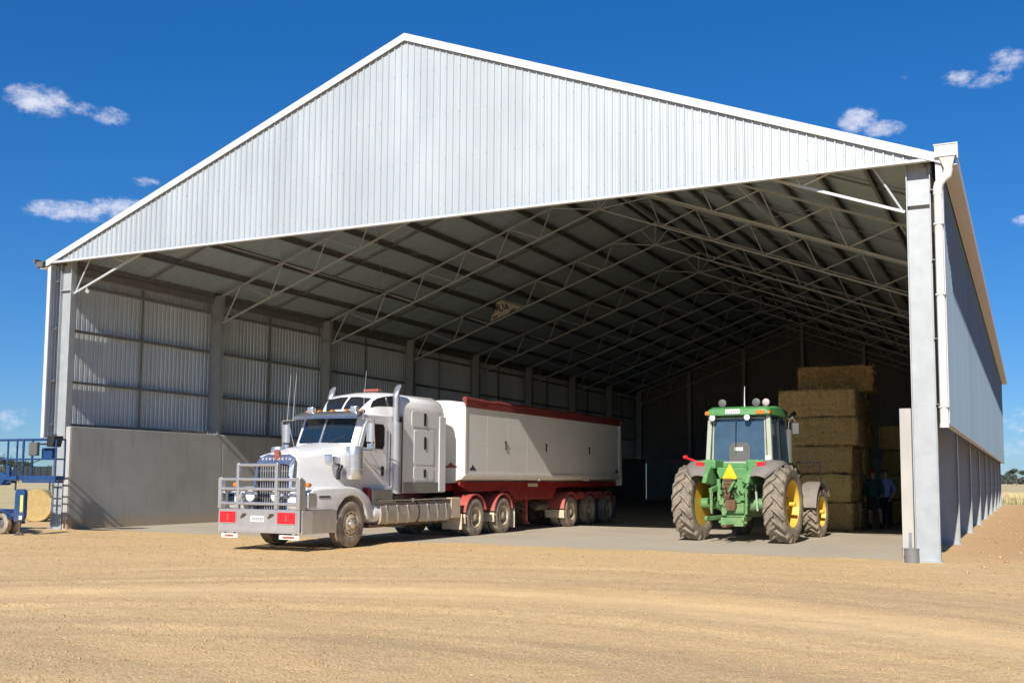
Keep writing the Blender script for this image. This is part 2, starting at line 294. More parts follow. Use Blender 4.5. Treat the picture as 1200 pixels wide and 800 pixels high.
# ------------------------------------------------------------------ mesh helpers
class MB:
    def __init__(s): s.v = []; s.f = []; s.m = []; s.mi = 0
    def add(s, vs, fs):
        n = len(s.v); s.v += [tuple(x) for x in vs]
        for q in fs: s.f.append(tuple(i + n for i in q)); s.m.append(s.mi)
        return s
    def box(s, c, d, rot=None):
        hx, hy, hz = d[0] / 2, d[1] / 2, d[2] / 2
        vs = [Vector((x, y, z)) for x in (-hx, hx) for y in (-hy, hy) for z in (-hz, hz)]
        if rot is not None: vs = [rot @ v for v in vs]
        c = Vector(c)
        return s.add([v + c for v in vs], [(0, 1, 3, 2), (4, 6, 7, 5), (0, 4, 5, 1), (2, 3, 7, 6), (0, 2, 6, 4), (1, 5, 7, 3)])
    def span(s, a, b):
        return s.box([(a[i] + b[i]) / 2 for i in range(3)], [abs(b[i] - a[i]) for i in range(3)])
    def beam(s, p, q, w_, h, upv=(0, 0, 1)):
        p, q = Vector(p), Vector(q); d = (q - p).normalized(); u = Vector(upv)
        if abs(d.dot(u)) > .98: u = Vector((0, 1, 0))
        r = d.cross(u).normalized() * w_ / 2; n = r.cross(d).normalized() * h / 2
        vs = [e + a * r + b * n for e in (p, q) for a, b in ((-1, -1), (1, -1), (1, 1), (-1, 1))]
        return s.add(vs, [(3, 2, 1, 0), (4, 5, 6, 7), (0, 1, 5, 4), (1, 2, 6, 5), (2, 3, 7, 6), (3, 0, 4, 7)])
    def tube(s, p, q, r, n=10, r2=None):
        return s.path([p, q], [r, r if r2 is None else r2], n)
    def path(s, pts, r, n=8, caps=True):
        pts = [Vector(p) for p in pts]; rs = r if isinstance(r, (list, tuple)) else [r] * len(pts)
        vs = []; u = None
        for i, p in enumerate(pts):
            d = ((pts[min(i + 1, len(pts) - 1)] - pts[max(i - 1, 0)])).normalized()
            if u is None:
                u = d.orthogonal().normalized()
            u = (u - d * u.dot(d)).normalized(); w_ = d.cross(u)
            for k in range(n):
                a = 2 * math.pi * k / n; vs.append(p + (u * math.cos(a) + w_ * math.sin(a)) * rs[i])
        fs = [(i * n + k, i * n + (k + 1) % n, (i + 1) * n + (k + 1) % n, (i + 1) * n + k) for i in range(len(pts) - 1) for k in range(n)]
        if caps: fs += [tuple(range(n - 1, -1, -1)), tuple(range((len(pts) - 1) * n, len(pts) * n))]
        return s.add(vs, fs)
    def lathe(s, prof, o, axis='X', n=28, closed=False):
        """prof: (radius, position along the axis)"""
        vs = []; o = Vector(o)
        for r_, t_ in prof:
            for k in range(n):
                a = 2 * math.pi * k / n; c_, s_ = r_ * math.cos(a), r_ * math.sin(a)
                vs.append(o + Vector({'X': (t_, c_, s_), 'Y': (c_, t_, s_), 'Z': (c_, s_, t_)}[axis]))
        L = len(prof); fs = []
        for i in range(L if closed else L - 1):
            j = (i + 1) % L
            for k in range(n):
                q = (i * n + k, i * n + (k + 1) % n, j * n + (k + 1) % n, j * n + k)
                fs.append(q)
        if not closed:
            fs += [tuple(range(n)), tuple(range((L - 1) * n, L * n))[::-1]]
        return s.add(vs, fs)
    def prism(s, poly, axis, a, b):
        """poly: 2D points in the two other axes (X: y,z  Y: x,z  Z: x,y)"""
        def P(p, t_): return {'X': (t_, p[0], p[1]), 'Y': (p[0], t_, p[1]), 'Z': (p[0], p[1], t_)}[axis]
        n = len(poly); vs = [P(p, a) for p in poly] + [P(p, b) for p in poly]
        return s.add(vs, [tuple(range(n))[::-1], tuple(range(n, 2 * n))] + [(i, (i + 1) % n, n + (i + 1) % n, n + i) for i in range(n)])
    def loft(s, secs, cap=True, close=True):
        n = len(secs[0]); vs = [p for q in secs for p in q]
        fs = [(i * n + k, i * n + (k + 1) % n, (i + 1) * n + (k + 1) % n, (i + 1) * n + k) for i in range(len(secs) - 1) for k in range(n if close else n - 1)]
        if cap: fs += [tuple(range(n))[::-1], tuple(range((len(secs) - 1) * n, len(secs) * n))]
        return s.add(vs, fs)
    def arc_sheet(s, cy, cz, r, a0, a1, x0, x1, th=.02, n=14):
        """curved sheet round an X axis; angles in degrees from +Y towards +Z"""
        secs = []
        for i in range(n + 1):
            a = R(a0 + (a1 - a0) * i / n); c_, s_ = math.cos(a), math.sin(a)
            secs.append([(x0, cy + r * c_, cz + r * s_), (x1, cy + r * c_, cz + r * s_), (x1, cy + (r + th) * c_, cz + (r + th) * s_), (x0, cy + (r + th) * c_, cz + (r + th) * s_)])
        return s.loft(secs)
    def mesh(s, name, mats, smooth=None, fix=True):
        me = bpy.data.meshes.new(name); me.from_pydata(s.v, [], s.f)
        for mt in (mats if isinstance(mats, (list, tuple)) else [mats]): me.materials.append(M[mt])
        me.polygons.foreach_set('material_index', s.m)
        if fix:
            bm = bmesh.new(); bm.from_mesh(me); bmesh.ops.recalc_face_normals(bm, faces=bm.faces); bm.to_mesh(me); bm.free()
        if smooth:
            me.shade_smooth(); me.set_sharp_from_angle(angle=R(smooth))
        me.update()
        return me

def put(name, me, parent=None, loc=None):
    o = bpy.data.objects.new(name, me); COL.objects.link(o)
    if parent is not None: o.parent = parent
    if loc is not None: o.location = loc
    return o
def part(name, mb, mats, parent=None, smooth=None, bevel=None, fix=True):
    o = put(name, mb.mesh(name, mats, smooth, fix), parent)
    if bevel:
        b = o.modifiers.new('edges', 'BEVEL'); b.width = bevel; b.segments = 2; b.limit_method = 'ANGLE'; b.angle_limit = R(35)
        b.harden_normals = False
    return o
def tag(o, label, cat=None, group=None, kind=None):
    o['label'] = label
    if cat: o['category'] = cat
    if group: o['group'] = group
    if kind: o['kind'] = kind
    return o
def thing(name, label, cat, loc=(0, 0, 0), rz=0, group=None):
    o = bpy.data.objects.new(name, None); COL.objects.link(o); o.location = loc; o.rotation_euler = (0, 0, rz); o.empty_display_size = .3
    return tag(o, label, cat, group)
def copy_tree(o, parent=None):
    c = o.copy(); COL.objects.link(c)
    if parent is not None: c.parent = parent
    for ch in o.children: copy_tree(ch, c)
    return c
def np_mesh(name, V, Fc, mt):
    """V (n,3) array, Fc (m,k) array of equal sized faces"""
    me = bpy.data.meshes.new(name); k = Fc.shape[1]
    me.vertices.add(len(V)); me.vertices.foreach_set('co', V.astype(np.float32).ravel())
    me.loops.add(Fc.size); me.loops.foreach_set('vertex_index', Fc.astype(np.int32).ravel())
    me.polygons.add(len(Fc)); me.polygons.foreach_set('loop_start', np.arange(0, Fc.size, k, dtype=np.int32))
    me.materials.append(M[mt]); me.update(calc_edges=True); me.validate()
    return me

# ------------------------------------------------------------------ ground
def coords(lo, a, b, hi, step, grow=1.35):
    c = list(np.arange(a, b + step / 2, step)); s_ = step
    x = a
    while x > lo: s_ *= grow; x -= s_; c.insert(0, x)
    s_ = step; x = b
    while x < hi: s_ *= grow; x += s_; c.append(x)
    return np.array(c)
def ground_z(x, y):
    if -6 < x < 40 and -20 < y < 4:
        z = .022 * noise.fractal(Vector((x * .35, y * .9, 1.3)), 1.0, 2.0, 4) + .010 * noise.noise(Vector((x * 3, y * 3, 0)))
        # wheel tracks that sweep across the pad
        t_ = y + 8.9 + .06 * (x - 21) ** 2
        for off in (0.0, 2.1, -1.9, 4.3, -4.6):
            z -= .014 * math.exp(-((t_ + off) / .26) ** 2)
            z += .012 * math.exp(-((t_ + off - .42) / .16) ** 2) + .008 * math.exp(-((t_ + off + .42) / .16) ** 2)
    else:
        z = .02 * noise.noise(Vector((x * .2, y * .2, 5)))
    if .75 < x < 24.05 and y > .1:
        return -.35 if y > 1.15 else .010 + .030 * noise.noise(Vector((x * .8, y * 1.2, 3))) + .012 * noise.noise(Vector((x * 3.1, y * 3, 8))) - .045 * (y - .1)
    k = 1.0
    if -.5 < x < 25.5 and y > -3.2: k = .35 + .65 * max(0, min(1, (-1.6 - y) / 1.6))
    e = max(0, min(1, (y + 1.2) / 1.0)) if -.5 < x < 25.5 else 0
    return z * k - .022 * (1 - e) + e * (.002 + .014 * noise.noise(Vector((x * 1.7, y * 2.2, 3))))
xs = coords(-6000, -4, 38, 6000, .15); ys = coords(-1500, -17.5, 1.5, 9000, .13)
V = np.array([(x, y, ground_z(x, y)) for y in ys for x in xs]); nx, ny = len(xs), len(ys)
I = np.arange(nx * (ny - 1)).reshape(ny - 1, nx)[:, :-1].ravel()
g_me = np_mesh('ground', V, np.stack([I, I + 1, I + nx + 1, I + nx], 1), 'ground'); g_me.shade_smooth()
tag(put('ground', g_me), 'sandy gravel pad running out to pale stubble paddocks', 'ground', kind='structure')

sl = MB()
sl.prism([(.66, .12), (24.185, .06), (24.185, 52.7), (.66, 52.7)], 'Z', -.3, 0.0)
tag(part('concrete_floor', sl, 'floor'), 'dusty grey concrete floor inside the open shed', 'floor', kind='structure')

# loose stones on the pad: far too many to count
rng = np.random.default_rng(3)
def stones(n, x0, x1, y0, y1, s0, s1):
    oct_v = np.array([(1, 0, 0), (-1, 0, 0), (0, 1, 0), (0, -1, 0), (0, 0, .7), (0, 0, -.7)], float)
    oct_f = np.array([(0, 2, 4), (2, 1, 4), (1, 3, 4), (3, 0, 4), (2, 0, 5), (1, 2, 5), (3, 1, 5), (0, 3, 5)])
    P = np.stack([rng.uniform(x0, x1, n), y0 + (y1 - y0) * rng.uniform(0, 1, n) ** 1.0], 1)
    keep = ~((P[:, 0] > .1) & (P[:, 0] < 24.9) & (P[:, 1] > .0)); P = P[keep]; n = len(P)
    sz = s0 * (s1 / s0) ** (rng.uniform(0, 1, n) ** 2.2); rot = rng.uniform(0, 6.28, n)
    v = oct_v[None] * (rng.uniform(.6, 1.25, (n, 6, 1))) * sz[:, None, None]
    c_, s_ = np.cos(rot)[:, None], np.sin(rot)[:, None]
    q = np.empty_like(v); q[..., 0] = v[..., 0] * c_ - v[..., 1] * s_; q[..., 1] = v[..., 0] * s_ + v[..., 1] * c_; q[..., 2] = v[..., 2] * .8
    dd = P[:, 1] + 8.9 + .06 * (P[:, 0] - 21) ** 2; keep = (np.abs(dd) > .9) | (rng.uniform(0, 1, n) < .15); P, sz, q, v = P[keep], sz[keep], q[keep], v[keep]; n = len(P)
    zz = np.array([ground_z(a, b) for a, b in P])
    q[..., 0] += P[:, :1]; q[..., 1] += P[:, 1:]; q[..., 2] += zz[:, None] + sz[:, None] * .25
    return q.reshape(-1, 3), (oct_f[None] + 6 * np.arange(n)[:, None, None]).reshape(-1, 3)
A = stones(42000, 6, 34, -17, -4, .004, .020); B = stones(8000, -6, 30, -6, .5, .006, .03); Cc = stones(3500, 25.1, 33, -2, 52, .015, .06)
Vs = []; Fs = []; off = 0
for v_, f_ in (A, B, Cc): Vs.append(v_); Fs.append(f_ + off); off += len(v_)
tag(put('gravel', np_mesh('gravel', np.concatenate(Vs), np.concatenate(Fs), 'pebble')), 'loose pale stones scattered over the sandy pad', 'gravel', kind='stuff')

# ------------------------------------------------------------------ shed
BAY = 6.564; NB = 8; DEP = BAY * NB + .2; XL, XR = -.09, 24.90; XM = 12.40; HE = 7.96; SL = .3800
def roof_z(x): return HE + .02 + SL * (x - XL if x < XM else XR - x)
shed = thing('hay_shed', 'large open fronted zincalume hay shed with tall gable and concrete walls', 'shed')

PITCH = .19
RIB = [(0, 0), (.034, 0), (.052, .030), (.074, .030), (.092, 0), (.128, 0), (.138, .007), (.146, .007), (.156, 0)]
def rib_profile(width):
    pts = []; x = 0.0
    while x < width - 1e-6:
        for a, h in RIB:
            if x + a < width - 1e-6: pts.append((x + a, h))
        x += PITCH
    pts.append((width, 0)); return pts
# gable cladding, one object for each sheet
SW = .76; n_g = 33; gw = (XR - XL) / n_g
for k in range(n_g):
    mb = MB(); x0 = XL + k * gw; pr = [(a * gw / SW, h) for a, h in rib_profile(SW)]
    if x0 < XM < x0 + gw:
        pr = sorted(pr + [(XM - x0, 0.0)])
    top = []; bot = []
    for a, h in pr:
        x = x0 + a; bot.append((x, -.14 - h, HE)); top.append((x, -.14 - h, max(HE + .03, roof_z(x) - .02)))
    mb.loft([bot, top], cap=False, close=False)
    part('gable_sheet', mb, 'zinc', shed)
mb = MB()
for z in (8.25, 9.4, 10.55, 11.7):
    x = XL + .07
    while x < XR:
        if roof_z(x) - .12 > z: mb.box((x, -.174, z), (.014, .012, .014))
        x += .19 * gw / SW * 2
o = part('screws', mb, 'galv_dark', shed); o['kind'] = 'stuff'
# trim along the gable's foot, one run
mb = MB(); mb.prism([(-.215, 7.93), (-.10, 7.93), (-.10, 7.95), (-.20, 7.95), (-.20, 7.985), (-.215, 7.985)], 'X', XL - .01, XR + .01); part('gable_trim', mb, 'cap', shed)
# barge capping
for sgn in (-1, 1):
    mb = MB(); xe = XL - .06 if sgn < 0 else XR + .02
    ze = HE + .02 - .06 * SL
    secs = []
    for x, z in ((xe, ze), (XM, roof_z(XM))):
        secs.append([(x, -.23, z - .115), (x, -.23, z + .075), (x, .12, z + .075), (x, .12, z + .055), (x, -.205, z + .055), (x, -.205, z - .115)])
    mb.loft(secs); part('barge_capping', mb, 'cap', shed)
# roof sheets, both slopes
sl_len = math.hypot(XM - XL, (XM - XL) * SL)
for sgn in (-1, 1):
    me = None
    n_r = int(DEP / SW) + 1
    for k in range(n_r):
        if me is None:
            mb = MB(); e = [];  r_ = []
            for a, h in rib_profile(SW):
                xe = XL - .16 if sgn < 0 else XR + .16
                e.append((xe, a, HE + .02 - .16 * SL + h)); r_.append((XM, a, roof_z(XM) + h))
            mb.loft([e, r_], cap=False, close=False); me = mb.mesh('roof_sheet', 'zinc_roof_shaded')
        put('roof_sheet', me, shed, (0, -.1 + k * SW, 0))
mb = MB(); mb.prism([(XM - .25, roof_z(XM - .25) + .045), (XM, roof_z(XM) + .06), (XM + .25, roof_z(XM + .25) + .045), (XM, roof_z(XM) + .085)], 'Y', .13, DEP); part('ridge_capping', mb, 'cap', shed)
# purlins and wall girts (steel C sections, one object each)
NP = 10
for sgn in (-1, 1):
    for k in range(NP):
        d = .35 + (XM - XL - .6) * k / (NP - 1)
        x = XL + d if sgn < 0 else XR - d
        mb = MB(); z = roof_z(x) - .015
        mb.prism([(x - .035, z - .2), (x + .035, z - .2), (x + .035, z - .18), (x - .015, z - .18), (x - .015, z - .02), (x + .035, z - .02), (x + .035, z), (x - .035, z)], 'Y', -.05, DEP - .1)
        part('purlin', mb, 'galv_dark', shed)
for x, s_ in ((.05, 1), (24.76, -1)):
    for z in (3.12, 4.42, 6.0, 7.42):
        mb = MB(); mb.prism([(x - .085, z - .035), (x + .085, z - .035), (x + .085, z + .035), (x + .07, z + .035), (x + .07, z - .02), (x - .085, z - .02)], 'Y', .0, DEP - .1); part('girt', mb, 'galv_dark', shed)
    mb = MB(); xx = x + .1 * s_; mb.box((xx, DEP / 2, 7.84), (.1, DEP - .2, .22)); part('eave_beam', mb, 'galv_dark', shed)
for z in (3.3, 5.3, 7.3, 9.3, 11.0):
    half = 12.2 if z < 8 else (roof_z(XM) - z) / SL - .3
    mb = MB(); mb.box((XM, DEP - .2, z), (2 * half, .16, .06)); part('girt', mb, 'galv_dark', shed)
for x in (4.3, 8.3, 12.4, 16.5, 20.6):
    mb = MB(); mb.span((x - .12, DEP - .62, 0), (x + .12, DEP - .3, roof_z(x) - .4)); part('end_mullion', mb, 'galv', shed)
# side wall cladding
def wall_sheets(xp, out, z0, z1, mt='zinc_wall'):
    mb = MB(); b_ = []; t_ = []
    for a, h in rib_profile(SW):
        b_.append((xp + out * h, a, z0)); t_.append((xp + out * h, a, z1))
    mb.loft([b_, t_], cap=False, close=False); me = mb.mesh('wall_sheet', mt)
    k = 0
    while k * SW < DEP:
        put('wall_sheet', me, shed, (0, -.11 + k * SW, 0)); k += 1
wall_sheets(-.06, -1, 2.72, 7.93); wall_sheets(24.87, 1, 2.72, 7.93, 'zinc_side_shaded')
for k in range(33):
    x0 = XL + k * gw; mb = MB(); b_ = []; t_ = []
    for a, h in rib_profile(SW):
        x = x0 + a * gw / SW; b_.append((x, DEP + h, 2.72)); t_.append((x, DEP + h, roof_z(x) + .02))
    mb.loft([b_, t_], cap=False, close=False); part('wall_sheet', mb, 'zinc_end_shaded', shed)
# corner flashings at the front
mb = MB(); mb.span((-.105, -.17, 2.70), (.01, -.145, 7.925)); mb.span((-.12, -.17, 2.70), (-.106, .1, 7.925)); part('corner_flashing', mb, 'cap', shed)
mb = MB(); mb.span((24.80, -.17, 2.70), (24.915, -.145, 7.925)); mb.span((24.916, -.17, 2.70), (24.93, .1, 7.925)); part('corner_flashing', mb, 'cap', shed)
# columns: welded I sections, web facing the front
def column_mesh(x0, x1):
    mb = MB(); fl = .018; wd = .2; zt = 8.0
    mb.span((x0, -wd / 2, 0), (x0 + fl, wd / 2, zt)); mb.span((x1 - fl, -wd / 2, 0), (x1, wd / 2, zt)); mb.span((x0 + fl, -.006, 0), (x1 - fl, .006, zt))
    for z in (7.12, 7.98): 
        mb.span((x0 + fl, -wd / 2 + .004, z), (x1 - fl, -.007, z + .016)); mb.span((x0 + fl, .007, z), (x1 - fl, wd / 2 - .004, z + .016))
    mb.span((x0 - .04, -.16, -.02), (x1 + .04, .16, .02))
    return mb.mesh('column', 'galv')
cl_me, cr_me = column_mesh(.16, .62), column_mesh(24.22, 24.68)
for i in range(NB + 1):
    y = i * BAY + .17 if i < NB else DEP - .45
    put('column', cl_me, shed, (0, y, 0)); put('column', cr_me, shed, (0, y, 0))
# precast panels inside the columns
def panel_mesh(x0, x1, ln):
    mb = MB(); mb.span((x0, .012, -.05), (x1, ln - .012, 3.03)); return mb.mesh('concrete_panel', 'concrete')
pl, pr_ = panel_mesh(.645, .84, BAY), panel_mesh(23.98, 24.20, BAY)
for i in range(NB):
    for me in (pl, pr_):
        o = put('concrete_panel', me, shed, (0, .10 + i * BAY, 0))
        b = o.modifiers.new('edges', 'BEVEL'); b.width = .012; b.segments = 1
for k in range(4):
    mb = MB(); mb.span((.9 + k * 5.78 + .012, DEP - .28, -.05), (.9 + (k + 1) * 5.78 - .012, DEP - .1, 3.03)); part('concrete_panel', mb, 'concrete', shed)
# strips over the first panels' end faces, sunlight put into their paler colour
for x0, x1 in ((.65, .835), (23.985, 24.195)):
    mb = MB(); mb.span((x0, .082, -.02), (x1, .1095, 3.02)); part('panel_end', mb, 'concrete_sunlit', shed)
# trusses
def bz(x): return 7.085 + .3725 * ((x if x < XM else 2 * XM - x) - .75)
def tz(x): return 8.30 + .3700 * ((x if x < XM else 2 * XM - x) - 1.37)
TOPX = [1.37, 3.20, 5.03, 6.87, 8.76, 10.48]; BOTX = [.66, 2.69, 4.53, 6.38, 8.18, 10.04, 12.4]
mir = lambda x: 2 * XM - x
tc_ = MB()
for sg in (0, 1):
    g_ = mir if sg else (lambda x: x)
    tc_.beam((g_(.4), 0, tz(.4)), (g_(XM), 0, tz(XM)), .06, .06)
tc_me = tc_.mesh('truss', 'truss')
def bot_me(sg):
    g_ = mir if sg else (lambda x: x); mb = MB()
    mb.beam((g_(.62), 0, bz(.62)), (g_(XM), 0, bz(XM)), .055, .055)
    return mb.mesh('bottom_chord', 'truss')
def web_me(p, q, r_=.024):
    mb = MB(); mb.tube(p, q, r_, 6); return mb.mesh('web', 'truss', 50)
b_mes = [bot_me(0), bot_me(1)]; w_mes = []
for sg in (0, 1):
    g_ = mir if sg else (lambda x: x)
    for k, xt in enumerate(TOPX):
        w_mes.append(web_me((g_(xt), 0, tz(xt)), (g_(BOTX[k]), 0, bz(BOTX[k]))))
        w_mes.append(web_me((g_(xt), 0, tz(xt)), (g_(BOTX[k + 1]), 0, bz(BOTX[k + 1]))))
w_mes.append(web_me((XM, 0, tz(XM)), (XM, 0, bz(XM)), .035))
for xx in (11.75, 13.05): w_mes.append(web_me((xx, 0, tz(xx)), (XM, 0, bz(XM))))
for i in range(NB + 1):
    y = i * BAY + .2 if i < NB else DEP - .5
    t_ = put('truss', tc_me, shed, (0, y, 0))
    for me in b_mes: put('bottom_chord', me, t_)
    for me in w_mes: put('web', me, t_)
# mid bay bridging between purlins and girts, brace rods in the first bay
for i in range(NB):
    y = (i + .5) * BAY + .2
    for sg in (0, 1):
        mb = MB(); g_ = (lambda x: XM - (x - XM)) if sg else (lambda x: x)
        xa, xb = XL + .4, XM - .3
        mb.beam((g_(xa), y, roof_z(xa) - .11), (g_(xb), y, roof_z(xb) - .11), .05, .05); part('bridging', mb, 'galv_dark', shed)
        xw = .05 if not sg else 24.76
        mb = MB(); mb.beam((xw + (.03 if not sg else -.03), y, 3.16), (xw + (.03 if not sg else -.03), y, 7.7), .05, .05); part('bridging', mb, 'galv_dark', shed)
for i in (0, 1):
    y0, y1 = i * BAY + .25, (i + 1) * BAY + .15
    for (xa, xb) in ((3.2, 6.87), (6.87, 3.2), (21.6, 17.93), (17.93, 21.6)):
        mb = MB(); mb.tube((xa, y0, tz(xa) + .03), (xb, y1, tz(xb) + .03), .012, 5); part('brace_rod', mb, 'truss', shed)
for k, xt in enumerate(TOPX):                                       # longitudinal ties between bottom chords
    if k in (2, 5):
        for g_ in (mir, lambda x: x):
            mb = MB(); mb.tube((g_(BOTX[k]), .2, bz(BOTX[k]) + .06), (g_(BOTX[k]), DEP - .5, bz(BOTX[k]) + .06), .02, 6); part('chord_tie', mb, 'truss', shed)
# gutters, box end, downpipe
for sg in (0, 1):
    x0, x1 = (24.92, 25.21) if sg else (-.44, -.13)
    mb = MB(); z0, z1 = 7.80, 8.03
    pr = [(x0, z1 - .02), (x0, z0), (x1, z0), (x1, z1), (x1 - .015, z1), (x1 - .015, z0 + .015), (x0 + .015, z0 + .015), (x0 + .015, z1 - .02)] if sg else \
         [(x1, z1 - .02), (x1, z0), (x0, z0), (x0, z1), (x0 + .015, z1), (x0 + .015, z0 + .015), (x1 - .015, z0 + .015), (x1 - .015, z1 - .02)]
    mb.prism(pr, 'Y', -.18, DEP + .1); part('gutter', mb, 'soffit', shed)
mb = MB(); mb.span((24.80, -.30, 7.96), (25.20, -.19, 8.19)); mb.span((24.78, -.315, 8.19), (25.225, .05, 8.212)); mb.span((25.205, -.31, 7.9), (25.225, .05, 8.188)); part('gutter_end', mb, 'cap', shed)
mb = MB(); mb.loft([[(24.88, -.28, 7.955), (25.17, -.28, 7.955), (25.17, -.02, 7.955), (24.88, -.02, 7.955)], [(24.99, -.24, 7.66), (25.09, -.24, 7.66), (25.09, -.12, 7.66), (24.99, -.12, 7.66)]]); part('rainwater_head', mb, 'soffit', shed)
mb = MB(); mb.span((-.62, -.22, 7.86), (-.30, .1, 8.02)); mb.span((-.66, -.26, 7.98), (-.58, -.02, 8.1)); part('gutter_end', mb, 'grey_box', shed)
dp = MB(); dp.tube((24.84, -.26, 2.68), (24.84, -.26, 7.26), .078, 16); dpo = part('downpipe', dp, 'pvc', shed, 40)
mb = MB(); mb.path([(24.84, -.26, 7.2), (24.84, -.26, 7.34), (24.86, -.26, 7.42), (24.93, -.22, 7.53), (25.02, -.18, 7.61), (25.04, -.18, 7.74)], [.088, .088, .088, .088, .088, .088], 16); part('elbow', mb, 'pvc', dpo, 40)
for z in (3.0, 5.2, 6.6):
    mb = MB(); mb.span((24.75, -.345, z), (24.93, -.17, z + .03)); part('bracket', mb, 'galv', dpo)
mb = MB(); mb.tube((24.84, -.26, 2.62), (24.84, -.26, 2.70), .088, 16); part('collar', mb, 'pvc', dpo, 40)
# strip under the right cladding
mb = MB(); mb.span((24.80, -.12, 2.685), (24.93, DEP, 2.715)); part('wall_trim', mb, 'cap', shed)
mb = MB(); mb.span((-.10, -.12, 2.685), (.03, DEP, 2.715)); part('wall_trim', mb, 'cap', shed)

# lamps under the knee of the end frame
for x, s_, lb in ((1.12, 1, 'small grey floodlight under the left end of the front truss'),):
    fl = thing('floodlight', lb, 'floodlight', (x, .2, bz(x) - .04))
    mb = MB(); mb.beam((0, 0, .0), (.06 * s_, -.02, -.12), .03, .03); part('arm', mb, 'galv', fl)
    mb = MB(); mb.box((.10 * s_, -.04, -.14), (.15, .08, .09), Matrix.Rotation(.5 * s_, 3, 'Y')); part('lamp_head', mb, 'galv', fl, None, .015)
# board hung in the third truss
sg = thing('sign_board', 'pale triangular board with dark emblem hung inside a roof truss', 'sign', (0, 3 * BAY + .13, 0))
mb = MB(); poly = [(4.66, bz(4.66) + .10), (6.18, bz(6.18) + .07), (5.12, tz(5.12) - .12), (4.96, tz(4.96) - .14)]
mb.prism(poly, 'Y', -.015, .015); part('board', mb, 'sign_pale', sg)
mb = MB(); rs = random.Random(5)
cx, cz = 5.17, bz(5.17) + .42
for k in range(5):                                                   # dark scroll shaped print, slightly proud of the board
    a0 = k * 1.25; pts = [(cx - .26 + .13 * k + .11 * math.cos(a0 + t_ * .8), -.018, cz - .02 + .06 * (k % 2) - .045 * k * -.6 + .15 * math.sin(a0 * .6 + t_ * 1.1)) for t_ in range(5)]
    mb.path(pts, .028, 5)
for a, b in (((4.75, .16), (4.98, .2)), ((5.62, .12), (5.88, .13)), ((4.98, .86), (5.12, .86))):
    mb.beam((a[0], -.018, bz(a[0]) + a[1]), (b[0], -.018, bz(b[0]) + b[1]), .01, .07)
part('emblem', mb, 'sign_dark', sg)
# steel sleeve at the foot of the right column
bk = thing('post_sleeve', 'short grey steel sleeve with upright handle at the right column foot', 'steel sleeve', (24.17, -.16, -.02))
mb = MB(); mb.lathe([(.135, 0), (.14, .01), (.14, .27), (.15, .275), (.15, .295), (.125, .295), (.12, .03), (.0, .03)], (0, 0, 0), 'Z', 20); part('sleeve', mb, 'galv_dark', bk, 40)
mb = MB(); mb.beam((-.02, 0, .2), (-.02, 0, .60), .05, .05); part('handle', mb, 'galv_dark', bk)

# ------------------------------------------------------------------ wheels
def truck_wheel(parent, x, y, r, w_, side, rim_mt='rim', steer=False, rim_r=None, tyre_name='wheel', lug=True):
    """axis X; side = +1 when the outside faces +X"""
    rr = rim_r or r * .56
    mb = MB(); h = w_ / 2
    prof = [(rr, -h * .9), (rr + .03, -h), (r - .10, -h * 1.02), (r - .035, -h * .95), (r - .005, -h * .80)]
    for g_ in (-.45, 0.0, .45):                                     # tread grooves
        prof += [(r, h * (g_ - .16)), (r - .016, h * (g_ - .06)), (r - .016, h * (g_ + .06)), (r, h * (g_ + .16))]
    prof += [(r - .005, h * .80), (r - .035, h * .95), (r - .10, h * 1.02), (rr + .03, h), (rr, h * .9)]
    mb.lathe(prof, (0, 0, 0), 'X', 40, closed=True)
    t_ = part(tyre_name, mb, 'tyre', parent, 40); t_.location = (x, y, r - .012)
    mb = MB(); s_ = side
    if steer: rp = [(rr, -h * .9), (rr + .005, h * .95), (rr - .02, h * .98), (rr - .035, h * .80), (rr * .72, h * .95), (rr * .5, h * 1.05), (0.02, h * 1.06)]
    else: rp = [(rr, -h * .9), (rr + .005, h * .95), (rr - .02, h * .97), (rr - .04, h * .75), (rr - .06, -h * .1), (rr * .70, -h * .28), (rr * .45, -h * .25), (0.02, -h * .25)]
    mb.lathe([(a, b * s_) for a, b in rp], (0, 0, 0), 'X', 32)
    part('rim', mb, rim_mt, t_, 35)
    mb = MB(); b0 = (h * 1.0 if steer else -h * .3)
    hub = [(.15, b0), (.15, b0 + .05), (.11, b0 + .10), (.10, b0 + .15), (.06, b0 + .17), (.01, b0 + .17)] if not steer else [(.11, b0), (.105, b0 + .05), (.06, b0 + .085), (.01, b0 + .09)]
    mb.lathe([(a, b * s_) for a, b in hub], (0, 0, 0), 'X', 18)
    part('hub', mb, 'chrome' if steer else rim_mt, t_, 35)
    mb = MB(); n = 10
    for k in range(n):                                              # nuts and hand holes
        a = 2 * math.pi * k / n; q = rr * .58
        bx = (h * .99 if steer else -h * .27) * s_
        mb.tube((bx, q * math.cos(a), q * math.sin(a)), (bx + .05 * s_, q * math.cos(a), q * math.sin(a)), .02, 6)
    part('wheel_nuts', mb, 'chrome' if steer else 'dark', t_)
    if steer:
        mb = MB()
        for k in range(10):
            a = 2 * math.pi * (k + .5) / 10; q = rr * .80
            mb.tube(((h * .84) * s_, q * math.cos(a), q * math.sin(a)), ((h * .91) * s_, q * math.cos(a), q * math.sin(a)), .028, 8)
        part('hand_holes', mb, 'dark', t_)
    return t_

# ------------------------------------------------------------------ prime mover (local: x across, y rearward from the bull bar, z up)
TRK = (11.10, -3.80, 0); TRZ = R(-1.03)
tk = thing('prime_mover', 'white long nosed prime mover with polished bull bar and high sleeper cab', 'truck', TRK, TRZ)
def P_(name, mb, mt, parent=None, smooth=None, bevel=None): return part(name, mb, mt, parent or tk, smooth, bevel)
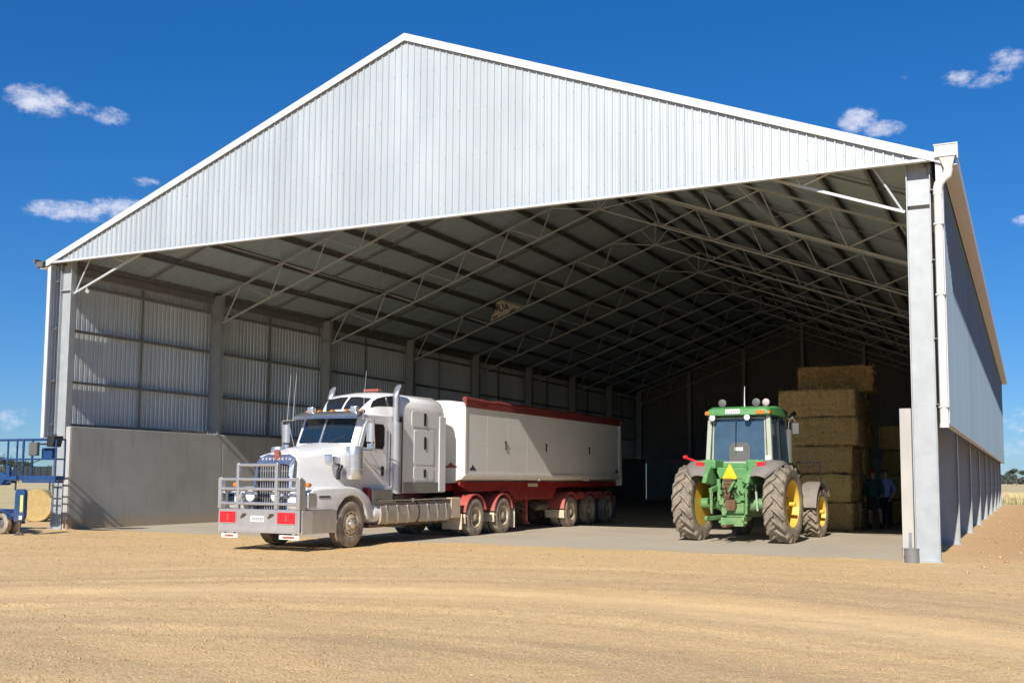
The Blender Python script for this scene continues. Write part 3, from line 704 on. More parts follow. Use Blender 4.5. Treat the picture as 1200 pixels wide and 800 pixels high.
# chassis
mb = MB()
for s in (-1, 1): mb.span((s * .43 - .05, .9, .68), (s * .43 + .05, 10.3, .96))
for y in (1.2, 3.0, 4.6, 6.2, 8.4, 10.2): mb.span((-.38, y - .06, .72), (.38, y + .06, .92))
mb.span((-.55, 1.0, .9), (.55, 2.4, 1.5)); mb.span((-.35, 1.75, .45), (.35, 1.95, .62)); mb.tube((-1.0, 1.85, .52), (1.0, 1.85, .52), .07, 8)
for y in (7.62, 9.29): mb.tube((-1.05, y, .51), (1.05, y, .51), .09, 8); mb.lathe([(.02, -.2), (.16, -.16), (.22, 0), (.16, .16), (.02, .2)], (0, y, .52), 'X', 12)
P_('chassis', mb, 'dark')
mb = MB(); mb.prism([(2.62, .40), (6.2, .42), (6.2, .50), (2.62, .48)], 'X', .5, 1.12); P_('tank_rail', mb, 'rust')
mb = MB(); mb.prism([(7.6, 1.0), (9.4, 1.0), (9.5, 1.08), (8.9, 1.16), (7.9, 1.16)], 'X', -.5, .5); P_('turntable', mb, 'dark')
# bull bar
def plate(mb, x0, x1, z0, z1, y0=-.03, y1=.03): mb.span((x0, y0, z0), (x1, y1, z1))
mb = MB(); plate(mb, -1.13, 1.13, .40, .88, -.02, .02); mb.prism([(-.02, .40), (-.02, .37), (.12, .37), (.12, .40)], 'X', -1.13, 1.13)
bb = P_('bull_bar', mb, 'alloy', None, None, .008)
for x0, x1, z1 in ((-1.14, -1.05, 1.57), (1.05, 1.14, 1.57), (-.625, -.55, 1.885), (.455, .53, 1.885)):
    mb = MB(); plate(mb, x0, x1, .885, z1, -.045, .045); P_('upright', mb, 'alloy', bb, None, .012)
for x0, x1, z in ((-1.045, -.63, 1.53), (.535, 1.045, 1.53), (-.545, .45, 1.845), (-1.045, -.63, 1.32), (-.545, .45, 1.32), (.535, 1.045, 1.32), (-1.045, -.63, 1.0), (-.545, .45, 1.0), (.535, 1.045, 1.0), (-.545, .45, 1.53)):
    mb = MB(); mb.tube((x0, 0, z), (x1, 0, z), .036, 10); P_('crossbar', mb, 'alloy', bb, 40)
for s in (-1, 1):
    mb = MB(); mb.prism([(.046, .45), (.15, .45), (.17, .9), (.16, 1.5), (.046, 1.56)], 'X', s * 1.125 - .012, s * 1.125 + .012); P_('side_plate', mb, 'alloy', bb)
    mb = MB(); mb.beam((s * .58, .05, 1.2), (s * .58, .75, .95), .06, .06); mb.beam((s * .58, .05, .6), (s * .58, .9, .75), .08, .08); P_('stay', mb, 'alloy', bb)
for x0, x1, lb in ((-1.09, -.60, None), (.53, 1.05, None)):
    mb = MB(); plate(mb, x0, x1, .56, .84, -.035, -.0205); f_ = P_('marker_board', mb, 'alloy', bb, None, .004)
    mb = MB(); plate(mb, x0 + .02, x1 - .02, .58, .82, -.042, -.0352); mb.mi = 0; P_('reflector', mb, 'red_lamp', f_)
    c_ = (x0 + x1) / 2; mb = MB(); mb.tube((c_, -.043, .745), (c_, -.0425, .745), .028, 8); mb.span((c_ - .025, -.0445, .63), (c_ + .025, -.0425, .71)); P_('print_mark', mb, 'emblem', f_)
for x0, x1 in ((-1.06, -.60), (.56, 1.10)):
    mb = MB(); plate(mb, x0, x1, .245, .335, .02, .03); f_ = P_('warning_strip', mb, 'white_clean', bb)
    mb = MB(); plate(mb, x0 + .1, x1 - .12, .268, .312, .0145, .0195); P_('red_stripe', mb, 'emblem', f_)
    mb = MB(); mb.span((x0 + .08, .03, .30), (x0 + .11, .05, .40)); mb.span((x1 - .11, .03, .30), (x1 - .08, .05, .40)); P_('hanger', mb, 'dark', f_)
mb = MB(); plate(mb, -.20, .18, .605, .735, -.034, -.0205); np_ = P_('number_plate', mb, 'plate', bb, None, .004)
mb = MB()
for k in range(6):
    x = -.155 + k * .056
    mb.span((x, -.036, .64), (x + .012, -.0345, .705)); mb.span((x + .024, -.036, .64), (x + .036, -.0345, .705)); mb.span((x + .012, -.036, .64 + .05 * (k % 2)), (x + .024, -.0345, .65 + .05 * (k % 2)))
P_('plate_print', mb, 'ink', np_)
for x in (-.40, .36):
    mb = MB(); mb.tube((x, -.02, .76), (x, -.06, .76), .03, 8); mb.beam((x - .07, -.05, .70), (x + .07, -.05, .78), .02, .03); P_('tow_pin', mb, 'dark', bb)
for x in (-.38, .33):
    mb = MB(); mb.lathe([(.02, .16), (.10, .12), (.135, .0), (.14, -.02), (.125, -.025), (.12, -.02)], (x, .16, 1.17), 'Y', 22); f_ = P_('spot_lamp', mb, 'chrome', bb, 40)
    mb = MB(); mb.lathe([(.125, 0), (.09, -.014), (.02, -.018)], (x, .14, 1.17), 'Y', 20); P_('lens', mb, 'white_clean', f_, 50)
    mb = MB(); mb.span((x - .015, .14, 1.0), (x + .015, .17, 1.05)); P_('bracket', mb, 'dark', f_)
# bumper ends
for s in (-1, 1):
    mb = MB(); mb.prism([(s * 1.10, .06), (s * 1.145, .06), (s * 1.20, .35), (s * 1.20, 1.22), (s * 1.17, 1.22), (s * 1.17, .35), (s * 1.10, .14)], 'Z', .36, .86); P_('bumper_end', mb, 'alloy', None, None, .01)
mb = MB(); mb.span((-1.1, .08, .42), (1.1, .16, .82)); P_('bumper', mb, 'chrome', None, None, .02)
# grille
mb = MB(); y0, y1 = .30, .46
def GT(b): return .32 + .30 * ((b - .72) / 1.39) ** 3
outer = [(-.54, .72), (.54, .72), (.54, 1.90), (.50, 2.02), (.30, 2.09), (0, 2.11), (-.30, 2.09), (-.50, 2.02), (-.54, 1.90)]
inner = [(-.45, .80), (.45, .80), (.45, 1.78), (.43, 1.84), (.28, 1.87), (0, 1.88), (-.28, 1.87), (-.43, 1.84), (-.45, 1.78)]
mb.loft([[(a, GT(b), b) for a, b in inner], [(a, GT(b) + .012, b) for a, b in outer], [(a, y1 + .2, b) for a, b in outer], [(a, y1 + .2, b) for a, b in inner], [(a, GT(b), b) for a, b in inner]], cap=False)
gr = P_('grille_surround', mb, 'shell', None, None, .01)
mb = MB(); mb.prism(inner, 'Y', .58, .60); P_('radiator_core', mb, 'black', gr)
for k in range(13):
    x = -.40 + .8 * k / 12; mb = MB(); mb.span((x - .011, .51, .80), (x + .011, .55, 1.80 + .06 * (1 - (x / .45) ** 2))); P_('grille_bar', mb, 'alloy', gr)
for z in (1.12, 1.46, 1.72):
    mb = MB(); mb.span((-.44, .555, z - .012), (.44, .57, z + .012)); P_('grille_slat', mb, 'alloy', gr)
mb = MB(); mb.prism([(-.045, 1.96), (.045, 1.96), (.075, 2.06), (.055, 2.10), (.085, 2.17), (.03, 2.19), (0, 2.22), (-.03, 2.19), (-.085, 2.17), (-.055, 2.10), (-.075, 2.06)], 'Y', .54, .60); P_('badge', mb, 'emblem', gr, None, .01)
def text_mesh(txt, size, mt, parent, name, loc, rot, depth=.004):
    cu = bpy.data.curves.new(name, 'FONT'); cu.body = txt; cu.size = size; cu.extrude = depth; cu.align_x = 'CENTER'; cu.align_y = 'CENTER'
    tmp = bpy.data.objects.new(name, cu); COL.objects.link(tmp)
    dg = bpy.context.evaluated_depsgraph_get(); me = bpy.data.meshes.new_from_object(tmp.evaluated_get(dg)); bpy.data.objects.remove(tmp); bpy.data.curves.remove(cu)
    me.materials.clear(); me.materials.append(M[mt]); o = put(name, me, parent, loc); o.rotation_euler = rot; return o
text_mesh('K  E  N  W  O  R  T  H', .085, 'white_clean', gr, 'badge_lettering', (0, .548, 1.985), (R(62), 0, 0))
# hood
secs = []
for y, hw, zt, zb, cr in ((.62, .535, 2.085, 1.20, .10), (.8, .60, 2.15, 1.22, .15), (1.5, .74, 2.27, 1.25, .20), (2.12, .86, 2.37, 1.25, .24), (2.22, .88, 2.39, 1.25, .24)):
    row = [(-hw - .05, y, zb), (-hw - .02, y, zb + .5), (-hw, y, zt - cr), (-hw + cr * .3, y, zt - cr * .35), (-hw + cr, y, zt - .03), (-hw * .35, y, zt + .015), (0, y, zt + .03)]
    secs.append(row + [(-a, b, c) for a, b, c in row[-2::-1]])
mb = MB(); mb.loft(secs, close=True); P_('hood', mb, 'white', None, 50)
# front fenders
cyw, czw, rw = 1.85, .52, .665
for s in (-1, 1):
    secs = []
    outer = [(.30, .87), (.22, 1.0), (.24, 1.2), (.42, 1.33), (.80, 1.36), (1.2, 1.37), (1.85, 1.38), (2.25, 1.33), (2.55, 1.16), (2.72, .92), (2.80, .60)]
    arch = [(cyw + rw * math.cos(R(a)), czw + rw * math.sin(R(a))) for a in (7, 25, 45, 65, 90, 115, 140, 155, 165)]
    poly = outer + arch + [(1.1, .87)]
    for x, k in ((.60, 1.0), (1.06, 1.0), (1.13, .965), (1.15, .90)):
        secs.append([(s * x, cyw + (a - cyw) * (1 if k == 1 else (.5 + k * .5)), czw + (b - czw) * (k if (a, b) in outer and b > 1.15 else 1)) for a, b in poly])
    mb = MB(); mb.loft(secs); P_('fender', mb, 'white', None, 45, .012)
    mb = MB(); mb.span((s * .66, .195, .98), (s * 1.08, .30, 1.24)); hl = P_('headlight', mb, 'chrome', None, None, .03)
    mb = MB(); mb.span((s * 1.10, .24, .92), (s * 1.158, .52, 1.24)); P_('side_lamp', mb, 'alloy', hl, None, .02)
    for k in (0, 1):
        mb = MB(); mb.span((s * (.69 + .19 * k), .185, 1.01), (s * (.86 + .19 * k), .194, 1.21)); P_('lens', mb, 'glass' if k else 'white_clean', hl, None, .008)
    mb = MB(); mb.lathe([(.01, -.05), (.05, -.045), (.055, 0), (.05, .06), (.02, .09)], (s * 1.02, .40, 1.41), 'Y', 12); P_('indicator', mb, 'orange', None, 50)
    mb = MB(); mb.span((s * 1.149, .62, 1.13), (s * 1.158, 1.02, 1.18)); P_('fender_vent', mb, 'grey_box')
# cab: lofted across the width
def lofted_cab(name, prof, stations, mt, smooth=40, bevel=None):
    """prof (y,z,front weight,roof weight); stations (x, front shift, roof drop)"""
    mb = MB(); mb.loft([[(x, y + fw_ * fs, z - rwt * dr) for y, z, fw_, rwt in prof] for x, fs, dr in stations]); return P_(name, mb, mt, None, smooth, bevel)
st = lambda hw, fs, dr: [(-hw, fs, dr), (-hw * .97, fs * .8, dr * .55), (-hw * .75, fs * .35, dr * .18), (0, 0, 0), (hw * .75, fs * .35, dr * .18), (hw * .97, fs * .8, dr * .55), (hw, fs, dr)]
cab = lofted_cab('cab', [(2.15, 1.22, .5, 0), (2.15, 2.36, 1, 0), (2.45, 3.03, 1, .1), (2.56, 3.12, 1, .6), (4.1, 3.14, 0, .6), (4.1, 1.22, 0, 0)], [(-.90, .22, .06), (-.87, .19, .02), (-.5, .07, 0), (0, 0, 0), (.5, .07, 0), (.87, .19, .02), (.90, .22, .06)], 'white', 35, .02)
# windscreen panes, visor
for s in (-1, 1):
    def scr(x, k): 
        fs = .0 + .07 * min(1, abs(x) / .5) + (.12 * max(0, abs(x) - .5) / .37)
        return Vector((x, 2.155 + fs + (.29) * k - .012, 2.39 + .62 * k))
    xs_ = [.035, .28, .5, .76]
    for mtn, grow, offy in (('glass', 0, -.008),):
        mb = MB(); lo = [scr(s * x, .02) for x in xs_]; hi = [scr(s * min(x, .74), .98) for x in xs_]
        nrm = Vector((0, -.02, .009))
        mb.loft([[*lo], [*hi]], cap=False, close=False); mb.loft([[p + nrm for p in lo], [p + nrm for p in hi]], cap=False, close=False)
        P_('windscreen', mb, 'glass', None, 40)
    mb = MB(); mb.path([scr(s * .25, .0) + Vector((0, -.04, 0)), scr(s * .45, .15) + Vector((0, -.045, 0)), scr(s * .62, .3) + Vector((0, -.045, 0))], .012, 5); P_('wiper', mb, 'black')
mb = MB(); mb.beam(scr(0, 0) + Vector((0, -.02, 0)), scr(0, 1) + Vector((0, -.02, 0)), .05, .04); P_('screen_pillar', mb, 'alloy')
secs = []
for x in (-.93, -.75, -.4, 0, .4, .75, .93):
    b = .15 * (abs(x)) ** 2
    secs.append([(x, 2.50 + b, 3.17), (x, 2.34 + b, 3.13), (x, 2.20 + b, 3.05), (x, 2.14 + b, 2.975), (x, 2.16 + b, 2.97), (x, 2.24 + b, 3.03), (x, 2.50 + b, 3.12)])
mb = MB(); mb.loft(secs); P_('sun_visor', mb, 'shell', None, 50)
# roof fairing with dark windows
mb = MB()
FY = [2.95, 3.02, 3.12, 3.25, 3.42, 3.65, 3.9, 4.2]; FZ = [3.13, 3.24, 3.36, 3.48, 3.58, 3.64, 3.68, 3.70]; FW = [.58, .64, .70, .76, .82, .88, .92, .95]
def fair(y): return float(np.interp(y, FY, FZ)), float(np.interp(y, FY, FW))
ring = []
for y in FY:
    zt, hb = fair(y); ht = hb - .10 * (zt - 3.10) / .6
    ring.append([(-hb, y, 3.10), (-(hb + ht) / 2 - .02, y, (3.10 + zt) / 2), (-ht, y, zt - .05), (-ht + .10, y, zt), (-.25, y, zt + .045), (.25, y, zt + .045), (ht - .10, y, zt), (ht, y, zt - .05), ((hb + ht) / 2 + .02, y, (3.10 + zt) / 2), (hb, y, 3.10)])
mb.loft(ring); fa = P_('roof_fairing', mb, 'white', None, 50)
def fair_side(s, y, k):
    zt, hb = fair(y); ht = hb - .10 * (zt - 3.10) / .6
    z = 3.10 + (zt - 3.10) * k; x = hb + (ht - hb) * k + .02 * (1 - abs(2 * k - 1))
    return Vector((s * (x + .012), y, z))
for s in (-1, 1):
    ya, yb = (3.16, 3.35, 3.6, 4.08), (3.26, 3.42, 3.64, 4.02)
    a = [fair_side(s, y, k) for y, k in zip(ya, (.62, .52, .46, .42))]; b = [fair_side(s, y, .90) for y in yb]
    mb = MB(); mb.loft([a, b, [p + Vector((-s * .02, 0, 0)) for p in b], [p + Vector((-s * .02, 0, 0)) for p in a]], close=False, cap=False); P_('roof_window', mb, 'dark_glass', fa)
    def fr(k, y):
        zt, hb = fair(y); xx = k * (hb - .13); return Vector((s * xx, y, zt + .045 * (1 if abs(xx) < .25 else max(0, 1 - (abs(xx) - .25) / (hb - .45))) + .004))
    lo = [fr(k, 2.99) for k in (.06, .4, .7, 1.0)]; hi = [fr(k, 3.30) for k in (.06, .4, .7, .98)]; md = [fr(k, 3.13) for k in (.06, .4, .7, 1.0)]
    mb = MB(); n_ = Vector((0, -.014, .012)); mb.loft([[p + n_ for p in r] for r in (lo, md, hi)] , close=False, cap=False); P_('roof_window', mb, 'dark_glass', fa)
for x in (-.9, -.45, 0, .45, .9):
    mb = MB(); mb.lathe([(.01, -.09), (.035, -.07), (.045, 0), (.035, .07), (.01, .09)], (x * .9, 2.60 + .12 * x * x, 3.175), 'Y', 10); P_('marker_lamp', mb, 'orange', None, 50)
for x in (-.62, .66):
    mb = MB(); mb.span((x - .09, 2.50, 3.15), (x + .09, 2.64, 3.29)); P_('roof_lamp', mb, 'alloy', None, None, .03)
mb = MB(); mb.box((.12, 4.1, 3.79), (.46, .2, .07)); P_('beacon', mb, 'emblem', None, None, .03)
# sleeper
slp = lofted_cab('sleeper', [(4.12, 1.20, 0, 0), (4.12, 3.60, 0, 1), (4.2, 3.72, 0, 1), (5.92, 3.74, 0, 1), (6.10, 3.66, 0, 1), (6.16, 3.45, 0, 1), (6.16, 1.20, 0, 0)],
    [(-1.05, 0, .42), (-1.03, 0, .26), (-.96, 0, .13), (-.76, 0, .04), (0, 0, 0), (.76, 0, .04), (.96, 0, .13), (1.03, 0, .26), (1.05, 0, .42)], 'white', 40)
for s in (-1, 1):
    mb = MB(); mb.span((s * 1.051, 4.14, 1.205), (s * 1.06, 6.15, 1.47)); P_('sleeper_skirt', mb, 'alloy', slp)
    mb = MB(); mb.span((s * 1.051, 5.86, 1.22), (s * 1.075, 6.18, 3.2)); P_('sleeper_fairing', mb, 'white', slp, None, .01)
    for y0, y1, z0, z1 in ((4.62, 5.58, 1.92, 2.80), (4.62, 5.58, 1.52, 1.87), (4.50, 5.80, 2.88, 3.28)):
        mb = MB(); mb.prism([(y0 + .05, z0), (y1 - .05, z0), (y1, z0 + .05), (y1, z1 - .05), (y1 - .05, z1), (y0 + .05, z1), (y0, z1 - .05), (y0, z0 + .05)], 'X', s * 1.0515, s * 1.064); lk = P_('locker_door', mb, 'white', slp, None, .006)
        zc = z1 - .33 if z1 - z0 > .6 else (z0 + z1) / 2
        mb = MB(); yh = 5.14 if z0 < 2.8 else 5.12
        hh = .16 if z0 != 1.52 else .10
        mb.span((s * 1.0645, yh - .055, zc - hh), (s * 1.080, yh + .055, zc + hh)); P_('handle', mb, 'black', lk, None, .012)
# cab doors
for s in (-1, 1):
    mb = MB(); pd = [(2.50, 1.40), (3.52, 1.40), (3.58, 1.46), (3.58, 2.88), (3.50, 2.96), (2.74, 2.96), (2.62, 2.80), (2.44, 2.36), (2.42, 1.50)]
    mb.prism(pd, 'X', s * .901, s * .918); dr = P_('door', mb, 'white', None, None, .006)
    mb = MB(); mb.prism([(2.52, 2.31), (3.42, 2.27), (3.48, 2.38), (3.48, 2.80), (3.42, 2.88), (2.82, 2.88), (2.72, 2.80)], 'X', s * .9185, s * .924); P_('door_window', mb, 'dark_glass', dr)
    mb = MB(); mb.beam((s * .93, 2.98, 2.31), (s * .93, 2.72, 2.86), .02, .03); P_('vent_bar', mb, 'white_clean', dr)
    mb = MB(); mb.span((s * .9185, 3.34, 1.62), (s * .94, 3.46, 1.86)); P_('handle', mb, 'black', dr, None, .015)
    mb = MB(); mb.beam((s * .922, 2.60, 2.06), (s * .922, 3.30, 1.62), .012, .014); mb.beam((s * .922, 2.86, 2.18), (s * .922, 3.40, 1.70), .012, .014); P_('door_crease', mb, 'alloy', dr)
    mb = MB(); mb.span((s * .91, 3.63, 1.5), (s * .95, 3.67, 2.7)); 
    for z in (1.5, 2.7): mb.span((s * .89, 3.62, z - .03), (s * .95, 3.68, z + .03))
    P_('grab_rail', mb, 'chrome')
    # steps and battery box below the door
    mb = MB(); mb.span((s * .62, 2.75, 1.0), (s * 1.10, 3.62, 1.30)); mb.span((s * .62, 2.70, .98), (s * 1.14, 3.70, 1.0)); P_('step_box', mb, 'alloy', None, None, .012)
    mb = MB(); mb.span((s * .60, 2.62, 1.02), (s * 1.05, 2.735, 1.34)); P_('fender_bracket', mb, 'red')
    # mirrors
    mb = MB(); mb.path([(s * .99, 2.42, 2.98), (s * 1.32, 2.35, 2.96), (s * 1.36, 2.38, 2.93), (s * 1.36, 2.42, 2.30), (s * 1.30, 2.44, 2.22), (s * 1.0, 2.44, 2.24)], .016, 6); mr = P_('mirror_frame', mb, 'chrome', None, 40)
    mb = MB(); mb.beam((s * .99, 2.43, 2.28), (s * 1.18, 2.40, 2.90), .02, .02); P_('strut', mb, 'chrome', mr)
    mb = MB(); secs = []
    for a in range(0, 181, 30): secs.append([(s * 1.22 + .11 * math.cos(R(a)), 2.42 - .09 * math.sin(R(a)), 2.35), (s * 1.22 + .11 * math.cos(R(a)), 2.42 - .09 * math.sin(R(a)), 2.86)])
    poly = [(s * 1.25 + .11 * math.cos(R(a)), 2.42 - .09 * math.sin(R(a))) for a in range(0, 181, 30)]
    mb.prism(poly, 'Z', 2.42, 2.86); P_('mirror', mb, 'alloy', mr, 50)
    mb = MB(); mb.prism([(a, b) for a, b in [(s * 1.25 + .09 * math.cos(R(q)), 2.42 - .08 * math.sin(R(q))) for q in range(0, 181, 30)]], 'Z', 2.25, 2.38); P_('spot_mirror', mb, 'chrome', mr, 50)
    # antenna
    for q in ((0, .17) if s < 0 else (.12,)):
        mb = MB(); mb.path([(s * (1.18 - q), 2.36, 2.95), (s * (1.18 - q) + .01, 2.38, 3.5), (s * (1.18 - q) + .03, 2.42, 4.1)], [.009, .006, .004], 5); P_('aerial', mb, 'alloy', mr)
    # air cleaner
    mb = MB(); mb.lathe([(.02, 1.53), (.17, 1.54), (.20, 1.60), (.20, 1.74), (.208, 1.745), (.208, 1.77), (.20, 1.775), (.20, 2.06), (.208, 2.065), (.208, 2.09), (.20, 2.095), (.20, 2.24), (.17, 2.30), (.03, 2.32)], (s * 1.10, 1.98, 0), 'Z', 26); ac = P_('air_cleaner', mb, 'alloy', None, 35)
    mb = MB(); mb.path([(s * 1.02, 1.60, 1.86), (s * 1.0, 1.52, 1.72), (s * .95, 1.58, 1.55)], .05, 10); P_('hose', mb, 'black', ac, 50)
    mb = MB(); mb.loft([[(s * .80, 1.22, 2.09), (s * 1.06, 1.22, 2.09), (s * 1.06, 1.22, 1.93), (s * .84, 1.22, 1.86)], [(s * .86, 1.60, 2.06), (s * 1.0, 1.60, 2.06), (s * 1.0, 1.60, 1.86), (s * .9, 1.60, 1.80)]]); P_('intake_scoop', mb, 'chrome', ac, None, .02)
    # exhaust
    mb = MB(); mb.tube((s * 1.0, 3.86, 1.30), (s * 1.0, 3.86, 3.55), .085, 18)
    n = 18; cut = []
    lo = [(s * 1.0 + .085 * math.cos(2 * math.pi * k / n), 3.86 + .085 * math.sin(2 * math.pi * k / n), 3.55) for k in range(n)]
    mid_ = [(a, b + .0, 3.62) for a, b, c in lo]
    hi = [(a + s * .0, 3.92 + (b - 3.86), 3.72 + .16 * ((b - 3.86) / .085 + 1) * .6) for a, b, c in lo]
    mb.loft([lo, mid_, hi]); ex = P_('exhaust_stack', mb, 'alloy', None, 40)
    mb = MB(); mb.tube((s * 1.01, 3.86, 1.19), (s * 1.01, 3.86, 2.95), .135, 20); P_('heat_shield', mb, 'alloy', ex, 40)
    mb = MB(); mb.span((s * .80, 4.0, 1.22), (s * 1.04, 4.11, 3.1)); P_('shaded_gap', mb, 'dark', ex)  # dark panel standing in for the shaded air gap behind the stack
    mb = MB()
    for z in (1.9, 2.5, 3.05): mb.span((s * .95, 3.94, z), (s * 1.04, 4.11, z + .03))
    P_('clamp', mb, 'chrome', ex)
    # fuel tank
    mb = MB(); rt_ = [(.62, .48), (.66, .44), (1.02, .44), (1.14, .48), (1.20, .58), (1.21, .74), (1.18, .90), (1.10, .99), (.98, 1.01), (.62, 1.01)]
    mb.loft([[(s * a, y, b) for a, b in rt_] for y in (2.98, 6.25)]); ft = P_('fuel_tank', mb, 'tank', None, 30)
    mb = MB(); mb.lathe([(.01, 2.62), (.16, 2.64), (.235, 2.72), (.25, 2.80), (.25, 2.976), (.02, 2.976)], (s * .92, 0, .73), 'Y', 20); P_('air_tank', mb, 'white_clean', ft, 40)
    for y in (3.25, 3.72, 4.19, 4.66, 5.13, 5.60, 6.05):
        mb = MB(); grow = [((a - .9) * 1.035 + .9, (b - .72) * 1.045 + .72) for a, b in rt_]
        mb.loft([[(s * a, yy, b) for a, b in grow] for yy in (y - .03, y + .03)]); P_('tank_strap', mb, 'alloy' if y != 4.66 else 'dark', ft)
    mb = MB(); mb.span((s * .7, 2.9, 1.02), (s * 1.19, 6.28, 1.045)); P_('tank_step', mb, 'tank', ft)
    mb = MB(); mb.tube((s * 1.05, 4.6, .99), (s * 1.05, 4.6, 1.07), .06, 12); P_('filler_cap', mb, 'chrome', ft)
    # box, mud flap and quarter guards
    mb = MB(); mb.span((s * .6, 6.30, .52), (s * 1.20, 6.78, 1.06)); P_('tool_box', mb, 'flap', None, None, .015)
    mb = MB(); mb.span((s * .60, 6.82, .20), (s * 1.22, 6.85, .62)); P_('mudflap', mb, 'flap')
    for y in (7.62, 9.29):
        mb = MB(); mb.arc_sheet(y, .52, .60, 18, 168, s * .60, s * 1.235, .03, 16); fd = P_('drive_fender', mb, 'fender', None, 40)
        mb = MB(); mb.arc_sheet(y, .52, .605, 172, 196, s * .60, s * 1.23, .02, 4); P_('mudflap', mb, 'flap', fd)
    mb = MB(); mb.span((s * .60, 9.99, .14), (s * 1.22, 10.01, .70)); P_('mudflap', mb, 'flap')
    truck_wheel(tk, s * 1.0, 1.85, .53, .30, s, 'rim', True)
    for y in (7.62, 9.29):
        truck_wheel(tk, s * 1.09, y, .52, .27, s)
        truck_wheel(tk, s * .76, y, .52, .27, s)

# ------------------------------------------------------------------ tipper trailer, same axis
tr = thing('tipper_trailer', 'cream tub tipper trailer with red tarp roll and red chassis behind the truck', 'trailer', TRK, TRZ)
def T_(name, mb, mt, parent=None, smooth=None, bevel=None): return part(name, mb, mt, parent or tr, smooth, bevel)
ZB, ZT, YF, YR = 1.56, 3.62, 6.92, 18.50
sec_side = [(-1.25, ZT), (-1.25, ZB + .10), (-1.18, ZB), (-.75, ZB - .12), (.75, ZB - .12), (1.18, ZB), (1.25, ZB + .10), (1.25, ZT)]
inn = [(1.19, ZT), (1.19, ZB + .12), (1.12, ZB + .06), (.7, ZB - .05), (-.7, ZB - .05), (-1.12, ZB + .06), (-1.19, ZB + .12), (-1.19, ZT)]
mb = MB(); mb.loft([[(a, y, b) for a, b in sec_side + inn] for y in (YF, YR)])
mb.prism(sec_side, 'Y', YF - .03, YF); mb.prism(sec_side, 'Y', YR, YR + .06)
tub = T_('tub', mb, 'cream', None, None, .015)
for k in range(1, 9):
    y = YF + k * (YR - YF) / 9
    for s in (-1, 1):
        mb = MB(); mb.span((s * 1.2502, y - .02, ZB + .16), (s * 1.2512, y + .02, ZT - .07)); T_('weld_seam', mb, 'cream', tub)
for s in (-1, 1):
    mb = MB(); mb.span((s * 1.2502, YF + .07, 2.48), (s * 1.2512, YR - .09, 2.51)); T_('weld_seam', mb, 'cream', tub)
    mb = MB(); mb.span((s * 1.2, YF - .02, ZT - .10), (s * 1.285, YR + .04, ZT + .05)); T_('top_rail', mb, 'red_vinyl', tub, None, .02)
    mb = MB(); mb.span((s * 1.2505, YF - .02, ZB + .08), (s * 1.275, YR, ZB + .15)); T_('bottom_rail', mb, 'cream', tub)
    mb = MB(); mb.span((s * 1.2505, YF - .03, ZB + .1), (s * 1.27, YF + .06, ZT - .08)); mb.span((s * 1.2505, YR - .08, ZB + .1), (s * 1.28, YR + .06, ZT - .08)); T_('corner_post', mb, 'cream', tub)
    for y in (9.3, 12.1, 15.6):
        mb = MB(); mb.span((s * 1.255, y - .05, 2.62), (s * 1.285, y + .05, 2.66)); mb.span((s * 1.255, y - .02, 2.42), (s * 1.28, y + .02, 2.62)); T_('tarp_hook', mb, 'dark', tub)
    for y, z in ((7.35, 1.86), (18.2, 1.86)):
        mb = MB(); mb.prism([(y - .17, z - .06), (y + .17, z - .06), (y + .17, z - .01), (y + .10, z), (y, z + .10), (y - .10, z), (y - .17, z - .01)], 'X', s * 1.2545, s * 1.258); T_('maker_badge', mb, 'ink', tub)
    for y in (11.6, 15.2, 15.5):
        mb = MB(); mb.tube((s * 1.22, y, ZB - .02), (s * 1.27, y, ZB - .02), .035, 10); T_('clearance_lamp', mb, 'white_clean', tub)
mb = MB(); mb.prism([(.62, 1.86), (1.02, 1.86), (1.02, 1.91), (.92, 1.92), (.82, 2.02), (.72, 1.92), (.62, 1.91)], 'Y', YF - .036, YF - .031); T_('maker_badge', mb, 'emblem', tub)
mb = MB(); mb.prism([(-1.2, ZT), (1.2, ZT), (1.2, ZT + .03), (.7, ZT + .09), (0, ZT + .11), (-.7, ZT + .09), (-1.2, ZT + .03)], 'Y', YF - .02, YF + .03); T_('tarp_hoop', mb, 'cream', tub)
mb = MB(); mb.path([(1.22, YF + .0, ZT + .12)] + [(1.22 + .015 * math.sin(k * 1.7), YF + .3 + k * .58, ZT + .10 + .015 * math.cos(k * 2.1)) for k in range(20)] + [(1.22, YR + .02, ZT + .08)], [.075] + [.07 + .012 * math.sin(k * 2.3) for k in range(20)] + [.06], 10); T_('tarp_roll', mb, 'red_vinyl', tub, 50)
secs = []
for k in range(13):
    y = YF + .05 + k * (YR - YF - .1) / 12; d = .03 * (k % 2)
    secs.append([(-1.2, y, ZT + .01), (-.7, y, ZT + .09 - d), (0, y, ZT + .11 - d), (.7, y, ZT + .09 - d), (1.2, y, ZT + .03), (1.2, y, ZT + .005), (-1.2, y, ZT - .01)])
mb = MB(); mb.loft(secs); T_('tarp', mb, 'red_vinyl', tub, 60)
# rear gate
mb = MB(); mb.prism([(YR + .07, ZT - .05), (YR + .11, ZT - .05), (YR + .16, 2.6), (YR + .26, ZB - .02), (YR + .24, ZB - .22), (YR + .16, ZB - .22), (YR + .07, ZB + .1)], 'X', -1.27, 1.27); T_('tail_gate', mb, 'cream', None, None, .01)
for s in (-1, 1):
    mb = MB(); mb.span((s * 1.18, YR + .03, ZT - .02), (s * 1.27, YR + .22, ZT + .08)); T_('gate_hinge', mb, 'flap')
